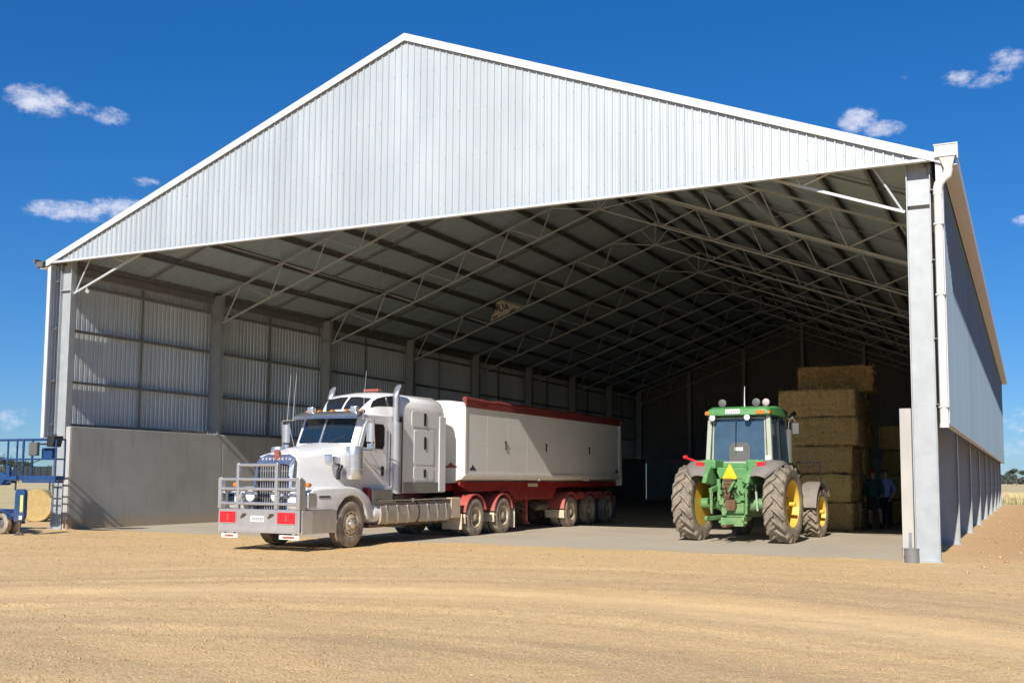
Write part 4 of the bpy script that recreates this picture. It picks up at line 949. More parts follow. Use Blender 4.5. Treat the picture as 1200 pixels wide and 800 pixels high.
# chassis
mb = MB()
for s in (-1, 1): mb.prism([(7.0, 1.24), (9.9, 1.12), (10.8, .86), (18.5, .86), (18.7, 1.0), (18.7, 1.40), (7.0, 1.40)], 'X', s * .50, s * .62)
for y in (7.2, 8.8, 10.9, 12.6, 13.6, 16.6, 18.4): mb.span((-.49, y - .08, 1.0 if y > 10 else 1.26), (.49, y + .08, 1.38))
ch = T_('chassis', mb, 'red', None, None, .012)
for s in (-1, 1):
    mb = MB(); mb.prism([(6.95, 1.38), (6.95, 1.48), (18.6, 1.48), (18.6, 1.30), (13.3, 1.30), (13.0, .95), (10.4, .95), (9.9, 1.22), (7.6, 1.22)], 'X', s * 1.02, s * 1.08); T_('side_rail', mb, 'red', ch, None, .01)
    for y in (7.4, 8.6, 9.8, 11.2, 12.8, 14.9, 16.5, 18.2):
        mb = MB(); mb.prism([(.63, 1.40), (1.018, 1.40), (1.018, 1.34), (.63, 1.05)], 'Y', y - .03, y + .03); T_('outrigger_bracket', mb, 'red', ch)
    mb = MB(); mb.span((s * .80, 11.32, .24), (s * .93, 11.48, 1.38)); mb.span((s * .76, 11.25, .20), (s * .97, 11.55, .235)); mb.span((s * .74, 11.2, 1.2), (s * 1.0, 11.75, 1.45)); T_('landing_leg', mb, 'red', ch, None, .008)
    mb = MB(); mb.span((s * 1.085, 11.15, 1.33), (s * 1.09, 11.85, 1.43)); pl_ = T_('data_plate', mb, 'flap', ch)
    mb = MB(); mb.beam((s * .9, 8.9, 1.18), (s * .9, 10.6, .75), .03, .03); mb.beam((s * .9, 10.6, .75), (s * .9, 11.3, .6), .03, .03); T_('air_line', mb, 'dark', ch)
    mb = MB(); mb.lathe([(.02, 12.2), (.13, 12.22), (.15, 12.3), (.15, 13.0), (.13, 13.08), (.02, 13.1)], (s * .78, 0, .72), 'Y', 16); T_('air_tank', mb, 'dark', ch, 40)
    TW = (14.14, 15.79, 17.44)
    for k, y in enumerate(TW):
        mb = MB(); mb.arc_sheet(y, .52, .60, 38 if k < 2 else 12, (172 if k == 0 else 142), s * .55, s * 1.24, .03, 16); fd = T_('fender', mb, 'fender', None, 40)
        mb = MB(); q = [(y + .603 * math.cos(R(a)), .52 + .603 * math.sin(R(a))) for a in range(38, 145, 8)]
        mb.arc_sheet(y, .52, .56, 40, 140, s * 1.225, s * 1.245, .07, 14); T_('fender_lip', mb, 'fender', fd, 40)
        if k == 0: 
            mb = MB(); mb.arc_sheet(y, .52, .605, 176, 200, s * .55, s * 1.24, .02, 4); T_('mudflap', mb, 'flap', fd)
        if k < 2:
            mb = MB(); yy = y + .825; mb.prism([(yy - .30, .92), (yy + .30, .92), (yy + .36, 1.02), (yy + .2, 1.13), (yy - .2, 1.13), (yy - .36, 1.02)], 'X', s * .56, s * 1.22); T_('fender_bridge', mb, 'fender', fd)
        truck_wheel(tr, s * 1.11, y, .51, .27, s)
        truck_wheel(tr, s * .77, y, .51, .27, s)
    mb = MB(); mb.span((s * .58, 18.12, .16), (s * 1.24, 18.15, .98)); T_('mudflap', mb, 'grey_box')
mb = MB()
for y in (14.14, 15.79, 17.44): mb.tube((-1.1, y, .51), (1.1, y, .51), .075, 8)
T_('axles', mb, 'dark')

# ------------------------------------------------------------------ tractor (local: x right, y forward, rear axle at y = 0)
tt = thing('tractor', 'green and yellow farm tractor parked with its back to the yard', 'tractor', (19.46, 5.05, 0), R(-5))
def G_(name, mb, mt, parent=None, smooth=None, bevel=None): return part(name, mb, mt, parent or tt, smooth, bevel)
def tractor_wheel(x, y, r, w_, side, n_lug, rr):
    h = w_ / 2; c0 = r - .08
    mb = MB()
    prof = [(rr, -h * .86), (rr + .05, -h * .95), ((rr + c0) / 2, -h * 1.0), (c0 - .04, -h * .97), (c0, -h * .82), (c0 + .012, 0), (c0, h * .82), (c0 - .04, h * .97), ((rr + c0) / 2, h), (rr + .05, h * .95), (rr, h * .86)]
    mb.lathe(prof, (0, 0, 0), 'X', 48, closed=True)
    for k in range(n_lug):                                          # chevron bars
        for s in (-1, 1):
            a0 = 2 * math.pi * (k + (.5 if s > 0 else 0)) / n_lug
            da = 2 * math.pi / n_lug
            st_ = []
            for xx, aa, top, wd in ((.0 - .03 * s, .55, r, .15), (h * .45 * s, .12, r, .16), (h * .86 * s, -.30, r - .006, .20), (h * 1.0 * s, -.44, r - .10, .21)):
                a = a0 - aa * da; sec = []
                base = (c0 - .01) if top > r - .05 else (r - .17)
                for rad, off in ((base, -wd), (top, -wd * .62), (top, wd * .62), (base, wd)):
                    th = a + off * da
                    sec.append((xx, -rad * math.sin(th), rad * math.cos(th)))
                st_.append(sec)
            mb.loft(st_)
    t_ = part('wheel', mb, 'tyre', tt, 40); t_.location = (x, y, r - .015)
    mb = MB(); s_ = side
    rp = [(rr, -h * .88), (rr + .02, h * .9), (rr - .015, h * .9), (rr - .03, h * .6), (rr - .05, -h * .1), (rr * .84, -h * .22), (rr * .5, -h * .12), (rr * .36, h * .12), (rr * .30, h * .14), (.01, h * .14)]
    mb.lathe([(a, b * s_) for a, b in rp], (0, 0, 0), 'X', 36); part('rim', mb, 'yellow', t_, 35)
    mb = MB(); mb.lathe([(a, b * s_) for a, b in [(.16, h * .13), (.15, h * .35), (.10, h * .42), (.055, h * .44), (.055, h * 1.15), (.01, h * 1.16)]], (0, 0, 0), 'X', 16); part('hub', mb, 'yellow', t_, 35)
    mb = MB()
    for k in range(10):
        a = 2 * math.pi * k / 10; q = rr * .43
        mb.tube(((0) * s_, q * math.cos(a), q * math.sin(a)), ((h * .2) * s_, q * math.cos(a), q * math.sin(a)), .022, 6)
    part('wheel_nuts', mb, 'dark', t_)
    return t_
for s in (-1, 1):
    tractor_wheel(s * 1.20, 0, .995, .54, s, 19, .60)
    tractor_wheel(s * 1.08, 3.45, .72, .42, s, 19, .42)
# rear housing, axle and hitch
mb = MB()
mb.prism([(-.30, .62), (.30, .62), (.36, .85), (.36, 1.25), (.28, 1.62), (-.28, 1.62), (-.36, 1.25), (-.36, .85)], 'Y', -.32, 1.2)
mb.span((-.22, 1.2, .62), (.22, 4.1, 1.15)); mb.span((-.30, -.40, .72), (.30, -.32, 1.0))
G_('transmission', mb, 'green', None, None, .03)
for s in (-1, 1):
    mb = MB(); mb.lathe([(.22, .30), (.20, .45), (.15, .60), (.14, .95), (.09, 1.0), (.09, 1.2)], (0, 0, .97), 'X', 18)
    if s < 0: mb.v = [(-a, b, c) for a, b, c in mb.v]
    G_('axle_housing', mb, 'green', None, 40)
    mb = MB(); mb.beam((s * .40, -.15, 1.42), (s * .47, -.72, 1.30), .09, .13); G_('lift_arm', mb, 'green', None, None, .015)
    mb = MB(); mb.beam((s * .47, -.70, 1.30), (s * .46, -.66, .72), .05, .05); mb.tube((s * .465, -.68, 1.12), (s * .462, -.67, .9), .04, 8); G_('lift_link', mb, 'green', None, None, .008)
    mb = MB(); mb.beam((s * .36, -.05, .62), (s * .48, -.95, .60), .05, .11); mb.lathe([(.065, -.035), (.075, 0), (.065, .035)], (s * .48, -.98, .60), 'X', 12); G_('draft_arm', mb, 'green', None, None, .01)
    mb = MB(); mb.tube((s * .62, -.28, .80), (s * .56, -.28, 1.66), .028, 8); G_('stay_rod', mb, 'frame_pale', None, 50)
    mb = MB(); mb.tube((s * .36, -.36, 1.05), (s * .40, -.30, 1.6), .055, 10); G_('lift_cylinder', mb, 'green', None, 40)
mb = MB(); mb.span((-.30, -.46, .40), (.30, -.20, .62)); mb.span((-.38, -.40, .47), (.38, -.34, .54)); G_('drawbar_frame', mb, 'green', None, None, .02)
mb = MB(); mb.beam((0, -.30, .44), (0, -1.0, .42), .11, .05); mb.lathe([(.03, -.03), (.08, -.03), (.08, .03), (.03, .03)], (0, -1.0, .43), 'Z', 14, closed=True); G_('drawbar', mb, 'rust', None, None, .008)
mb = MB(); mb.span((-.20, -.47, 1.10), (.02, -.36, 1.62))
for z in (1.14, 1.25, 1.36, 1.47, 1.56): mb.span((-.215, -.49, z), (.035, -.471, z + .045))
G_('remote_couplers', mb, 'rust', None, None, .006)
mb = MB(); mb.lathe([(.03, -.52), (.035, -.46), (.14, -.455), (.15, -.41), (.15, -.36)], (-.02, 0, .92), 'Y', 16); G_('power_shaft', mb, 'rust', None, 40)
mb = MB(); mb.prism([(-.13, .80), (.09, .80), (.12, 1.06), (.09, 1.08), (-.13, 1.08), (-.16, 1.06)], 'Y', -.50, -.44); G_('shaft_guard', mb, 'rust')
mb = MB(); rs = random.Random(11)
for k in range(16):                                                 # valve blocks, brackets and fittings on the housing
    x = rs.uniform(-.33, .33); z = rs.uniform(.70, 1.6); d = rs.uniform(.05, .13)
    mb.span((x - d / 2, -.42 - rs.uniform(0, .06), z - d / 2), (x + d / 2, -.321, z + d / 2))
G_('valve_block', mb, 'green', None, None, .012)
mb = MB()
for k in range(6):
    x = -.28 + .12 * k
    mb.path([(x, -.40, 1.5 - .05 * k), (x + .03, -.52, 1.42 - .04 * k), (x + .05, -.50, 1.25), (x + .10, -.40, 1.16)], .016, 6)
G_('hoses', mb, 'black', None, 50)
mb = MB(); mb.beam((.05, -.38, 1.55), (.02, -.72, 1.28), .05, .05); mb.tube((.05, -.42, 1.52), (.03, -.62, 1.36), .04, 8); G_('top_link', mb, 'green', None, None, .008)
mb = MB(); mb.prism([(-.36, 1.60), (.36, 1.60), (.44, 1.78), (.44, 1.90), (-.44, 1.90), (-.44, 1.78)], 'Y', -.34, .2); G_('rear_cowl', mb, 'green', None, None, .03)
# slow vehicle triangle
mb = MB(); mb.prism([(-.22, 1.60), (.12, 1.60), (.14, 1.64), (-.035, 1.98), (-.065, 1.98), (-.24, 1.64)], 'Y', -.44, -.42); tri = G_('warning_triangle', mb, 'smv', None, None, .006)
# rear fenders
for s in (-1, 1):
    secs = []
    for i in range(15):
        a = R(40 + i * 7.8); r0 = 1.08; k = i / 14
        xi, xo = .52, .86 + .42 * math.sin(min(1, .18 + k * 2.2) * math.pi / 2)
        row = []
        for x, dr in ((xi, -.01), (xi + .15, .03), ((xi + xo) / 2, .05), (xo - .10, .03), (xo, -.05)): row.append((s * x, -(r0 + dr) * math.cos(a), .97 + (r0 + dr) * math.sin(a)))
        for x, dr in ((xo, -.075), (xo - .10, .0), ((xi + xo) / 2, .02), (xi + .15, .0), (xi, -.04)): row.append((s * x, -(r0 + dr) * math.cos(a), .97 + (r0 + dr) * math.sin(a)))
        secs.append(row)
    mb = MB(); mb.loft(secs); fd = G_('rear_fender', mb, 'fender_grey', None, 50)
    mb = MB(); poly = [(-.95, 1.50), (-.80, 1.74), (-.55, 1.94), (-.20, 2.06), (.3, 2.09), (.8, 1.9), (.8, 1.5), (.3, 1.45), (-.4, 1.45)]
    mb.prism(poly, 'X', s * .50, s * .62); G_('fender_panel', mb, 'green', None, None, .02)
    mb = MB(); mb.prism([(s * .40, 1.86), (s * .98, 1.86), (s * .92, 2.02), (s * .70, 2.10), (s * .40, 2.10)], 'Y', -.52, .3); G_('fender_shoulder', mb, 'green', None, None, .05)
    mb = MB(); mb.span((s * .70, -.575, 1.93), (s * .92, -.525, 2.04)); G_('tail_lamp', mb, 'red_lamp', None, None, .01)
    # front fenders
    mb = MB(); mb.arc_sheet(3.45, .72, .80, 30, 172, s * .84, s * 1.32, .03, 14); ff = G_('front_fender', mb, 'fender_grey', None, 40)
    mb = MB(); mb.beam((s * .6, 3.3, 1.1), (s * .84, 3.3, 1.5), .05, .05); G_('fender_bracket', mb, 'dark', ff)
# cab
zc0, zc1 = 2.02, 3.26
corner = {}
for s in (-1, 1):
    for nm, p, q in (('rear', (s * .84, .16, zc0), (s * .78, .22, zc1)), ('side', (s * .88, .85, zc0), (s * .82, .85, zc1)), ('front', (s * .80, 1.75, zc0 - .2), (s * .74, 1.62, zc1))):
        mb = MB(); mb.beam(p, q, .12 if nm == 'rear' else .07, .13 if nm == 'rear' else .07, (0, 1, 0)); G_('cab_pillar', mb, 'frame_pale' if nm == 'rear' else 'black', None, None, .02); corner[(s, nm)] = (Vector(p), Vector(q))
mb = MB(); mb.prism([(-.86, 1.90), (.86, 1.90), (.84, 2.06), (.60, 2.02), (-.60, 2.02), (-.84, 2.06)], 'Y', .08, .2); G_('cab_sill', mb, 'green', None, None, .02)
mb = MB(); mb.span((-.84, .2, 1.62), (.84, 1.8, 1.9)); G_('cab_floor', mb, 'black')
def pane(name, q, th):
    mb = MB(); q = [Vector(p) for p in q]; n = (q[1] - q[0]).cross(q[2] - q[0]).normalized() * th
    mb.loft([q, [p + n for p in q]]); return G_(name, mb, 'tractor_glass')
M['tractor_glass'] = mat('cab_glass', (.06, .105, .15), .08, .0, .25, 1.4, spec=.9)
rw_ = pane('rear_window', [(-.74, .17, 2.10), (-.60, .14, 2.03), (.60, .14, 2.03), (.74, .17, 2.10), (.70, .215, 3.24), (-.70, .215, 3.24)], -.012)
mb = MB()
ring = [(-.72, .165, 2.10), (-.59, .135, 2.035), (.59, .135, 2.035), (.72, .165, 2.10), (.685, .20, 3.20), (-.685, .20, 3.20), (-.72, .165, 2.10)]
mb.path(ring, .028, 6); G_('window_frame', mb, 'frame_pale', rw_, 50)
mb = MB(); mb.beam((-.05, .10, 3.22), (-.06, .08, 2.78), .018, .018); mb.beam((-.06, .085, 2.80), (-.06, .09, 2.3), .012, .02); G_('wiper', mb, 'black', rw_)
for s in (-1, 1):
    pane('side_window', [(s * .87, .22, 2.06), (s * .87, 1.68, 1.9), (s * .79, 1.58, 3.24), (s * .81, .28, 3.24)], .012)
pane('windscreen', [(-.78, 1.74, 1.95), (.78, 1.74, 1.95), (.72, 1.64, 3.24), (-.72, 1.64, 3.24)], .012)
# what shows through the rear window, built against the glass: seat and pale paper are on the inside of it
mb = MB(); mb.span((-.10, .128, 2.34), (.12, .131, 2.43)); G_('paper', mb, 'white_clean', rw_)
mb = MB(); mb.prism([(-.26, 2.06), (.30, 2.06), (.32, 2.42), (.24, 2.56), (-.16, 2.56), (-.26, 2.42)], 'Y', .1365, .1395); G_('seat_back', mb, 'grey_box', rw_, None)
# roof
secs = []
for y, hw, z0, z1 in ((-.02, .78, 3.27, 3.36), (.02, .84, 3.255, 3.43), (.25, .87, 3.25, 3.50), (1.0, .88, 3.25, 3.54), (1.7, .86, 3.25, 3.50), (1.95, .80, 3.27, 3.40)):
    secs.append([(-hw, y, z0 + .03), (-hw + .05, y, z0), (hw - .05, y, z0), (hw, y, z0 + .03), (hw - .02, y, z1 - .06), (hw - .14, y, z1), (-hw + .14, y, z1), (-hw + .02, y, z1 - .06)])
mb = MB(); mb.loft(secs); rf = G_('roof', mb, 'green', None, 40)
mb = MB(); mb.span((-.29, -.045, 3.295), (.10, -.025, 3.42)); pb = G_('roof_plate', mb, 'plate', None, None, .004)
mb = MB()
for k in range(6):
    x = -.24 + k * .056
    mb.span((x, -.047, 3.315), (x + .012, -.0455, 3.395)); mb.span((x + .012, -.047, 3.315 + .065 * (k % 2)), (x + .03, -.0455, 3.33 + .065 * (k % 2)))
G_('plate_print', mb, 'ink', pb)
for s in (-1, 1):
    mb = MB(); mb.span((s * .52 if s > 0 else -.84, -.04, 3.275), (s * .76 if s > 0 else -.74, .10, 3.38)); G_('indicator', mb, 'orange', None, None, .02)
    mb = MB(); mb.span((s * .76, .02, 3.28), (s * .885, .20, 3.37)); G_('indicator', mb, 'orange', None, None, .02)
for x, z in ((-.46, 3.53), (.46, 3.53)):
    mb = MB(); mb.tube((x, .25, 3.45), (x, .25, z), .03, 8); bc = G_('lamp_stalk', mb, 'black')
    mb = MB(); mb.lathe([(.02, .10), (.07, .08), (.105, .02), (.105, -.03), (.095, -.035), (.03, -.05), (.01, -.05)], (x, .24, z + .07), 'Y', 20); G_('roof_lamp', mb, 'grey_box', bc, 40)
mb = MB(); mb.tube((.70, .3, 3.42), (.70, .3, 3.55), .03, 8); bc = G_('lamp_stalk', mb, 'black')
mb = MB(); mb.lathe([(.02, .1), (.07, .07), (.095, .02), (.095, -.03), (.07, -.05), (.01, -.055)], (.70, .3, 3.60), 'Y', 20); G_('roof_lamp', mb, 'pale_lamp', bc, 40)
mb = MB(); mb.path([(.17, .15, 3.48), (.17, .15, 3.75), (.175, .16, 4.02)], [.016, .011, .007], 6); G_('aerial', mb, 'white_clean')
for x in (-.66, .28):
    mb = MB(); mb.lathe([(.02, .10), (.07, .08), (.09, 0), (.085, -.03), (.02, -.04)], (x, .02, 3.20), 'Y', 16); wl = G_('work_lamp', mb, 'black' if x > 0 else 'grey_box', None, 40)
    mb = MB(); mb.lathe([(.078, -.032), (.04, -.046), (.01, -.048)], (x, .02, 3.20), 'Y', 14); G_('lens', mb, 'white_clean', wl, 50)
mb = MB(); mb.lathe([(.02, .08), (.06, .06), (.075, 0), (.02, -.03)], (.80, .05, 2.14), 'Y', 14); G_('work_lamp', mb, 'white_clean', None, 40)
# bonnet, exhaust, mirrors, front frame
secs = []
for y, hw, z0, z1 in ((1.80, .50, 1.15, 2.38), (2.3, .50, 1.15, 2.36), (3.4, .47, 1.12, 2.22), (4.2, .44, 1.1, 2.02), (4.5, .38, 1.1, 1.82)):
    secs.append([(-hw, y, z0), (-hw, y, z1 - .18), (-hw + .14, y, z1), (hw - .14, y, z1), (hw, y, z1 - .18), (hw, y, z0)])
mb = MB(); mb.loft(secs); G_('bonnet', mb, 'green', None, 45)
mb = MB(); mb.span((-.6, 4.3, .62), (.6, 4.75, 1.0)); mb.tube((-1.0, 3.45, .70), (1.0, 3.45, .70), .12, 10); G_('front_axle', mb, 'green', None, None, .02)
mb = MB(); mb.tube((.82, 1.86, 2.05), (.82, 1.86, 2.95), .095, 16); xs_ = G_('exhaust_stack', mb, 'grey_box', None, 40)
mb = MB(); mb.path([(.82, 1.86, 2.94), (.82, 1.86, 3.12), (.84, 1.86, 3.20), (.93, 1.84, 3.32), (.98, 1.83, 3.36)], .062, 12); G_('exhaust_tip', mb, 'chrome', xs_, 50)
mb = MB(); mb.tube((.94, 1.835, 3.33), (1.02, 1.82, 3.40), .066, 10); G_('exhaust_mouth', mb, 'black', xs_, 50)
mb = MB(); mb.tube((.80, 1.80, 2.02), (.72, 1.5, 2.2), .04, 8); mb.span((.70, 1.55, 2.0), (.78, 1.7, 2.22)); G_('hydrant', mb, 'red', xs_)
for s in (-1, 1):
    mb = MB(); mb.path([(s * .90, 1.5, 3.22), (s * 1.12, 1.38, 3.20), (s * 1.14, 1.38, 3.12)], .018, 6); mr = G_('mirror_arm', mb, 'grey_box', None, 50)
    mb = MB(); mb.span((s * 1.06, 1.36, 2.80), (s * 1.24, 1.41, 3.10)); G_('mirror', mb, 'grey_box', mr, None, .02)
mb = MB()
for p, q in (((.70, 3.0, 1.55), (.70, 3.0, 2.08)), ((.70, 3.0, 2.08), (1.36, 3.0, 2.08)), ((1.36, 3.0, 2.08), (1.36, 3.0, 1.50)), ((.75, 3.0, 1.6), (1.2, 3.0, 2.06))): mb.tube(p, q, .022, 6)
G_('step_rail', mb, 'black')
mb = MB(); mb.tube((-1.05, -.2, 2.06), (-1.25, -.32, 2.14), .03, 8); mb.lathe([(.01, -.05), (.05, -.04), (.05, .06), (.01, .07)], (-1.30, -.33, 2.17), 'X', 10); G_('width_marker', mb, 'red_lamp', None, 40)
for s in (-1, 1):
    mb = MB(); mb.span((s * .5, 1.2, .75), (s * .95, 1.9, 1.45)); G_('fuel_tank', mb, 'green' if s < 0 else 'black', None, None, .06)

# ------------------------------------------------------------------ straw bales
def bale_mesh(seed, L=2.40, D=1.22, H=.88, strands=1500):
    rg = random.Random(seed); vs = []; fs = []
    nu = {0: 26, 1: 13, 2: 10}; dims = (L, D, H)
    for ax in range(3):
        a, b = [k for k in range(3) if k != ax]
        for sgn in (-1, 1):
            n0 = len(vs)
            for i in range(nu[a] + 1):
                for j in range(nu[b] + 1):
                    p = [0, 0, 0]; p[ax] = sgn * dims[ax] / 2; p[a] = (i / nu[a] - .5) * dims[a]; p[b] = (j / nu[b] - .5) * dims[b]
                    v = Vector(p); q = Vector([max(-dims[k] / 2 + .09, min(dims[k] / 2 - .09, v[k])) for k in range(3)])
                    d = v - q
                    if d.length > 0: v = q + d.normalized() * .09
                    o = Vector((seed * 7.1, seed * 3.3, 0))
                    amp = .045 * noise.noise(v * 2.2 + o) + .03 * noise.noise(v * 7 + o) + .02 * noise.noise(v * 20 + o)
                    tw = min(abs(((v.x / L + .5) * 6) % 1 - .5), 1)               # six twine grooves across the length
                    amp -= .022 * math.exp(-(tw / .06) ** 2) if ax != 0 else 0
                    amp -= .02 * math.exp(-((v.z - .03 - .02 * noise.noise(v * 2 + o)) / .035) ** 2) if ax == 1 else 0
                    nrm = d.normalized() if d.length > 0 else Vector((0, 0, 1))
                    vs.append(v + nrm * amp)
            w_ = nu[b] + 1
            for i in range(nu[a]):
                for j in range(nu[b]):
                    fs.append((n0 + i * w_ + j, n0 + (i + 1) * w_ + j, n0 + (i + 1) * w_ + j + 1, n0 + i * w_ + j + 1))
    mb = MB(); mb.add(vs, fs); mb.mi = 1
    for k in range(strands):
        ax = rg.choice((1, 1, 0, 2)); p = [rg.uniform(-.5, .5) * dims[q] for q in range(3)]; s_ = rg.choice((-1, 1)); p[ax] = s_ * (dims[ax] / 2 - .01)
        if ax == 1: p[1] = -abs(p[1]) if rg.random() < .8 else p[1]
        p = Vector(p); n = Vector([s_ if q == ax else 0 for q in range(3)])
        t_ = Vector((rg.gauss(0, 1), rg.gauss(0, 1), rg.gauss(0, 1))); t_ -= n * t_.dot(n); t_ = (t_.normalized() + n * rg.uniform(.05, .6)).normalized()
        ln = rg.uniform(.06, .2); sd_ = t_.cross(n).normalized() * .006
        mb.add([p - sd_, p + sd_, p + t_ * ln + n * .01], [(0, 1, 2)])
    return mb.mesh('straw_bale', ['straw', 'blade'])
b_var = [bale_mesh(k + 1) for k in range(4)]
def bale(me, x, y, z, label, rz=0.0, group=None, tilt=0.0):
    o = put('straw_bale', me, None, (x, y, z + .44)); o.rotation_euler = (0, tilt, rz); return tag(o, label, 'straw bale', group)
rb = random.Random(4)
rows = [(20.10, 0), (20.06, 1), (20.08, 2), (20.30, 3), (20.24, 4)]
names = ['lowest straw bale of the front stack on the concrete floor', 'second straw bale from the floor in the front stack', 'middle straw bale of the front stack behind the tractor exhaust',
         'fourth straw bale up in the front stack under the top one', 'topmost straw bale of the front stack right of the tractor cab']
for x, k in rows:
    bale(b_var[k % 4], x, 12.95 + rb.uniform(-.06, .06), k * .90, names[k], rb.uniform(-.02, .02), 'straw bales in the front stack', rb.uniform(-.008, .008))
b_rust = b_var[1].copy(); b_rust.materials[0] = M['straw_rust']
bale(b_rust, 20.55, 14.5, 5 * .90 + .0, 'weathered brown straw bale lying alone above the stack', .03, None)
# rows of stacked bales further in, too dark to tell apart
for r_ in range(1, 4):
    for k in range(5):
        lv = ('lowest', 'second', 'middle', 'fourth', 'highest')[k]; rw = ('first', 'second', 'third')[r_ - 1]
        bale(b_var[(r_ + k) % 4], 20.05 + rb.uniform(-.1, .1), 12.95 + r_ * 1.3 + rb.uniform(-.04, .04), k * .90, f'dim {lv} straw bale from the floor in the {rw} row behind the front stack', rb.uniform(-.02, .02), 'straw bales behind the front stack')
for r_ in range(2):
    for k in range(4):
        lv = ('lowest', 'second', 'third', 'highest')[k]; rw = ('near', 'rear')[r_]
        bale(b_var[(r_ + 2 * k) % 4], 22.55 + rb.uniform(-.08, .08), 19.6 + r_ * 1.3, k * .90, f'shadowed {lv} straw bale in the {rw} row of the far stack by the right wall', rb.uniform(-.03, .03), 'straw bales in the far stack')

# ------------------------------------------------------------------ people
def skinned(name, pts, edges, mt, parent=None, sub=2, smooth=True):
    """pts: {key: (x,y,z,rx,ry)}; one continuous surface grown from a skeleton and baked to a mesh"""
    keys = list(pts); idx = {k: i for i, k in enumerate(keys)}
    me = bpy.data.meshes.new(name); me.from_pydata([pts[k][:3] for k in keys], [(idx[a], idx[b]) for a, b in edges], [])
    o = bpy.data.objects.new(name, me); COL.objects.link(o)
    sk = o.modifiers.new('skin', 'SKIN'); sk.use_smooth_shade = True
    if not me.skin_vertices: 
        bm = bmesh.new(); bm.from_mesh(me); bm.verts.layers.skin.verify(); bm.to_mesh(me); bm.free()
    for k, i in idx.items():
        p = pts[k]; me.skin_vertices[0].data[i].radius = (p[3], p[4] if len(p) > 4 else p[3])
    me.skin_vertices[0].data[0].use_root = True
    ss = o.modifiers.new('sub', 'SUBSURF'); ss.levels = sub; ss.render_levels = sub
    dg = bpy.context.evaluated_depsgraph_get(); nm = bpy.data.meshes.new_from_object(o.evaluated_get(dg))
    bpy.data.objects.remove(o); nm.materials.clear(); nm.materials.append(M[mt]); nm.name = name; nm.shade_smooth()
    return put(name, nm, parent)
def person(label, loc, rz, pose, top, bottom, shorts, headgear):
    """local: faces -y, x to the figure's left as seen from the front is +x"""
    P = dict(pose); root_keys = ['pelvis', 'waist', 'chest', 'neck', 'jaw', 'head', 'crown']
    pts = {k: P[k] for k in P}
    for k, q in (('pelvis', .85), ('waist', .8), ('chest', .70), ('shoL', .75), ('shoR', .75)): pts[k] = (*P[k][:3], P[k][3] * q, (P[k][4] if len(P[k]) > 4 else P[k][3]) * q)
    E_ = [('pelvis', 'waist'), ('waist', 'chest'), ('chest', 'neck'), ('neck', 'jaw'), ('jaw', 'head'), ('head', 'crown')]
    for s in 'LR':
        E_ += [('chest', 'sho' + s), ('sho' + s, 'elb' + s), ('elb' + s, 'wri' + s), ('wri' + s, 'palm' + s), ('pelvis', 'hip' + s), ('hip' + s, 'kne' + s), ('kne' + s, 'ank' + s), ('ank' + s, 'toe' + s)]
        w_ = Vector(P['wri' + s][:3]); pm = Vector(P['palm' + s][:3]); d = (pm - w_).normalized(); sx = 1 if s == 'L' else -1
        acr = Vector((0, -1, 0)); acr = (acr - d * acr.dot(d)).normalized(); inn_ = Vector((-sx, 0, 0))
        for q, (off, ln) in enumerate(((.032, .068), (.011, .078), (-.011, .072), (-.031, .056))):
            a = pm + acr * off + d * .025; b = a + d * ln * .5 + inn_ * .008; c_ = b + d * ln * .45 + inn_ * .03
            for nm, v, r_ in (('fa', a, .0095), ('fb', b, .009), ('fc', c_, .0075)): pts[f'{nm}{q}{s}'] = (*v, r_)
            E_ += [('palm' + s, f'fa{q}{s}'), (f'fa{q}{s}', f'fb{q}{s}'), (f'fb{q}{s}', f'fc{q}{s}')]
        a = w_ + d * .035 + acr * .035; b = a + d * .035 + acr * .025 + inn_ * .01; c_ = b + d * .035 + inn_ * .012
        for nm, v, r_ in (('ta', a, .012), ('tb', b, .011), ('tc', c_, .009)): pts[f'{nm}{s}'] = (*v, r_)
        E_ += [('wri' + s, 'ta' + s), ('ta' + s, 'tb' + s), ('tb' + s, 'tc' + s)]
    body = skinned('person', pts, E_, 'skin'); body.location = loc; body.scale = (1.04, 1.04, 1.04); body.rotation_euler = (0, 0, rz); tag(body, label, 'person')
    def grow(keys, add, over=None):
        d = {}
        for k in keys:
            p = P[k]; r0 = p[3]; r1 = p[4] if len(p) > 4 else p[3]; d[k] = (*p[:3], r0 + add, r1 + add)
        if over: d.update(over)
        return d
    lerp = lambda a, b, t_: tuple(P[a][i] + (P[b][i] - P[a][i]) * t_ for i in range(3))
    # upper garment
    over = {}; Eg = [('waist', 'pelvis'), ('waist', 'chest'), ('chest', 'neckb')]; over['neckb'] = (*lerp('chest', 'neck', .86), .080, .078)
    for s in 'LR': Eg += [('chest', 'sho' + s), ('sho' + s, 'elb' + s), ('elb' + s, 'cuf' + s)]; over['cuf' + s] = (*lerp('elb' + s, 'wri' + s, .35 if shorts is None else .85), .048, .048)
    sh = grow(['waist', 'pelvis', 'chest', 'shoL', 'shoR', 'elbL', 'elbR'], .018, over); skinned('shirt', sh, Eg, top, body)
    over = {}; Eg = [('pelvis', 'hipL'), ('pelvis', 'hipR'), ('pelvis', 'wb')]; over['wb'] = (*lerp('pelvis', 'waist', .45), .145, .115)
    for s in 'LR':
        if shorts: Eg += [('hip' + s, 'kn' + s)]; over['kn' + s] = (*lerp('hip' + s, 'kne' + s, .85), .098, .10)
        else: Eg += [('hip' + s, 'kne' + s), ('kne' + s, 'hem' + s)]; over['hem' + s] = (*lerp('kne' + s, 'ank' + s, .93), .075, .085)
    tr_ = grow(['pelvis', 'hipL', 'hipR'] + ([] if shorts else ['kneL', 'kneR']), .022, over); skinned('shorts' if shorts else 'trousers', tr_, Eg, bottom, body)
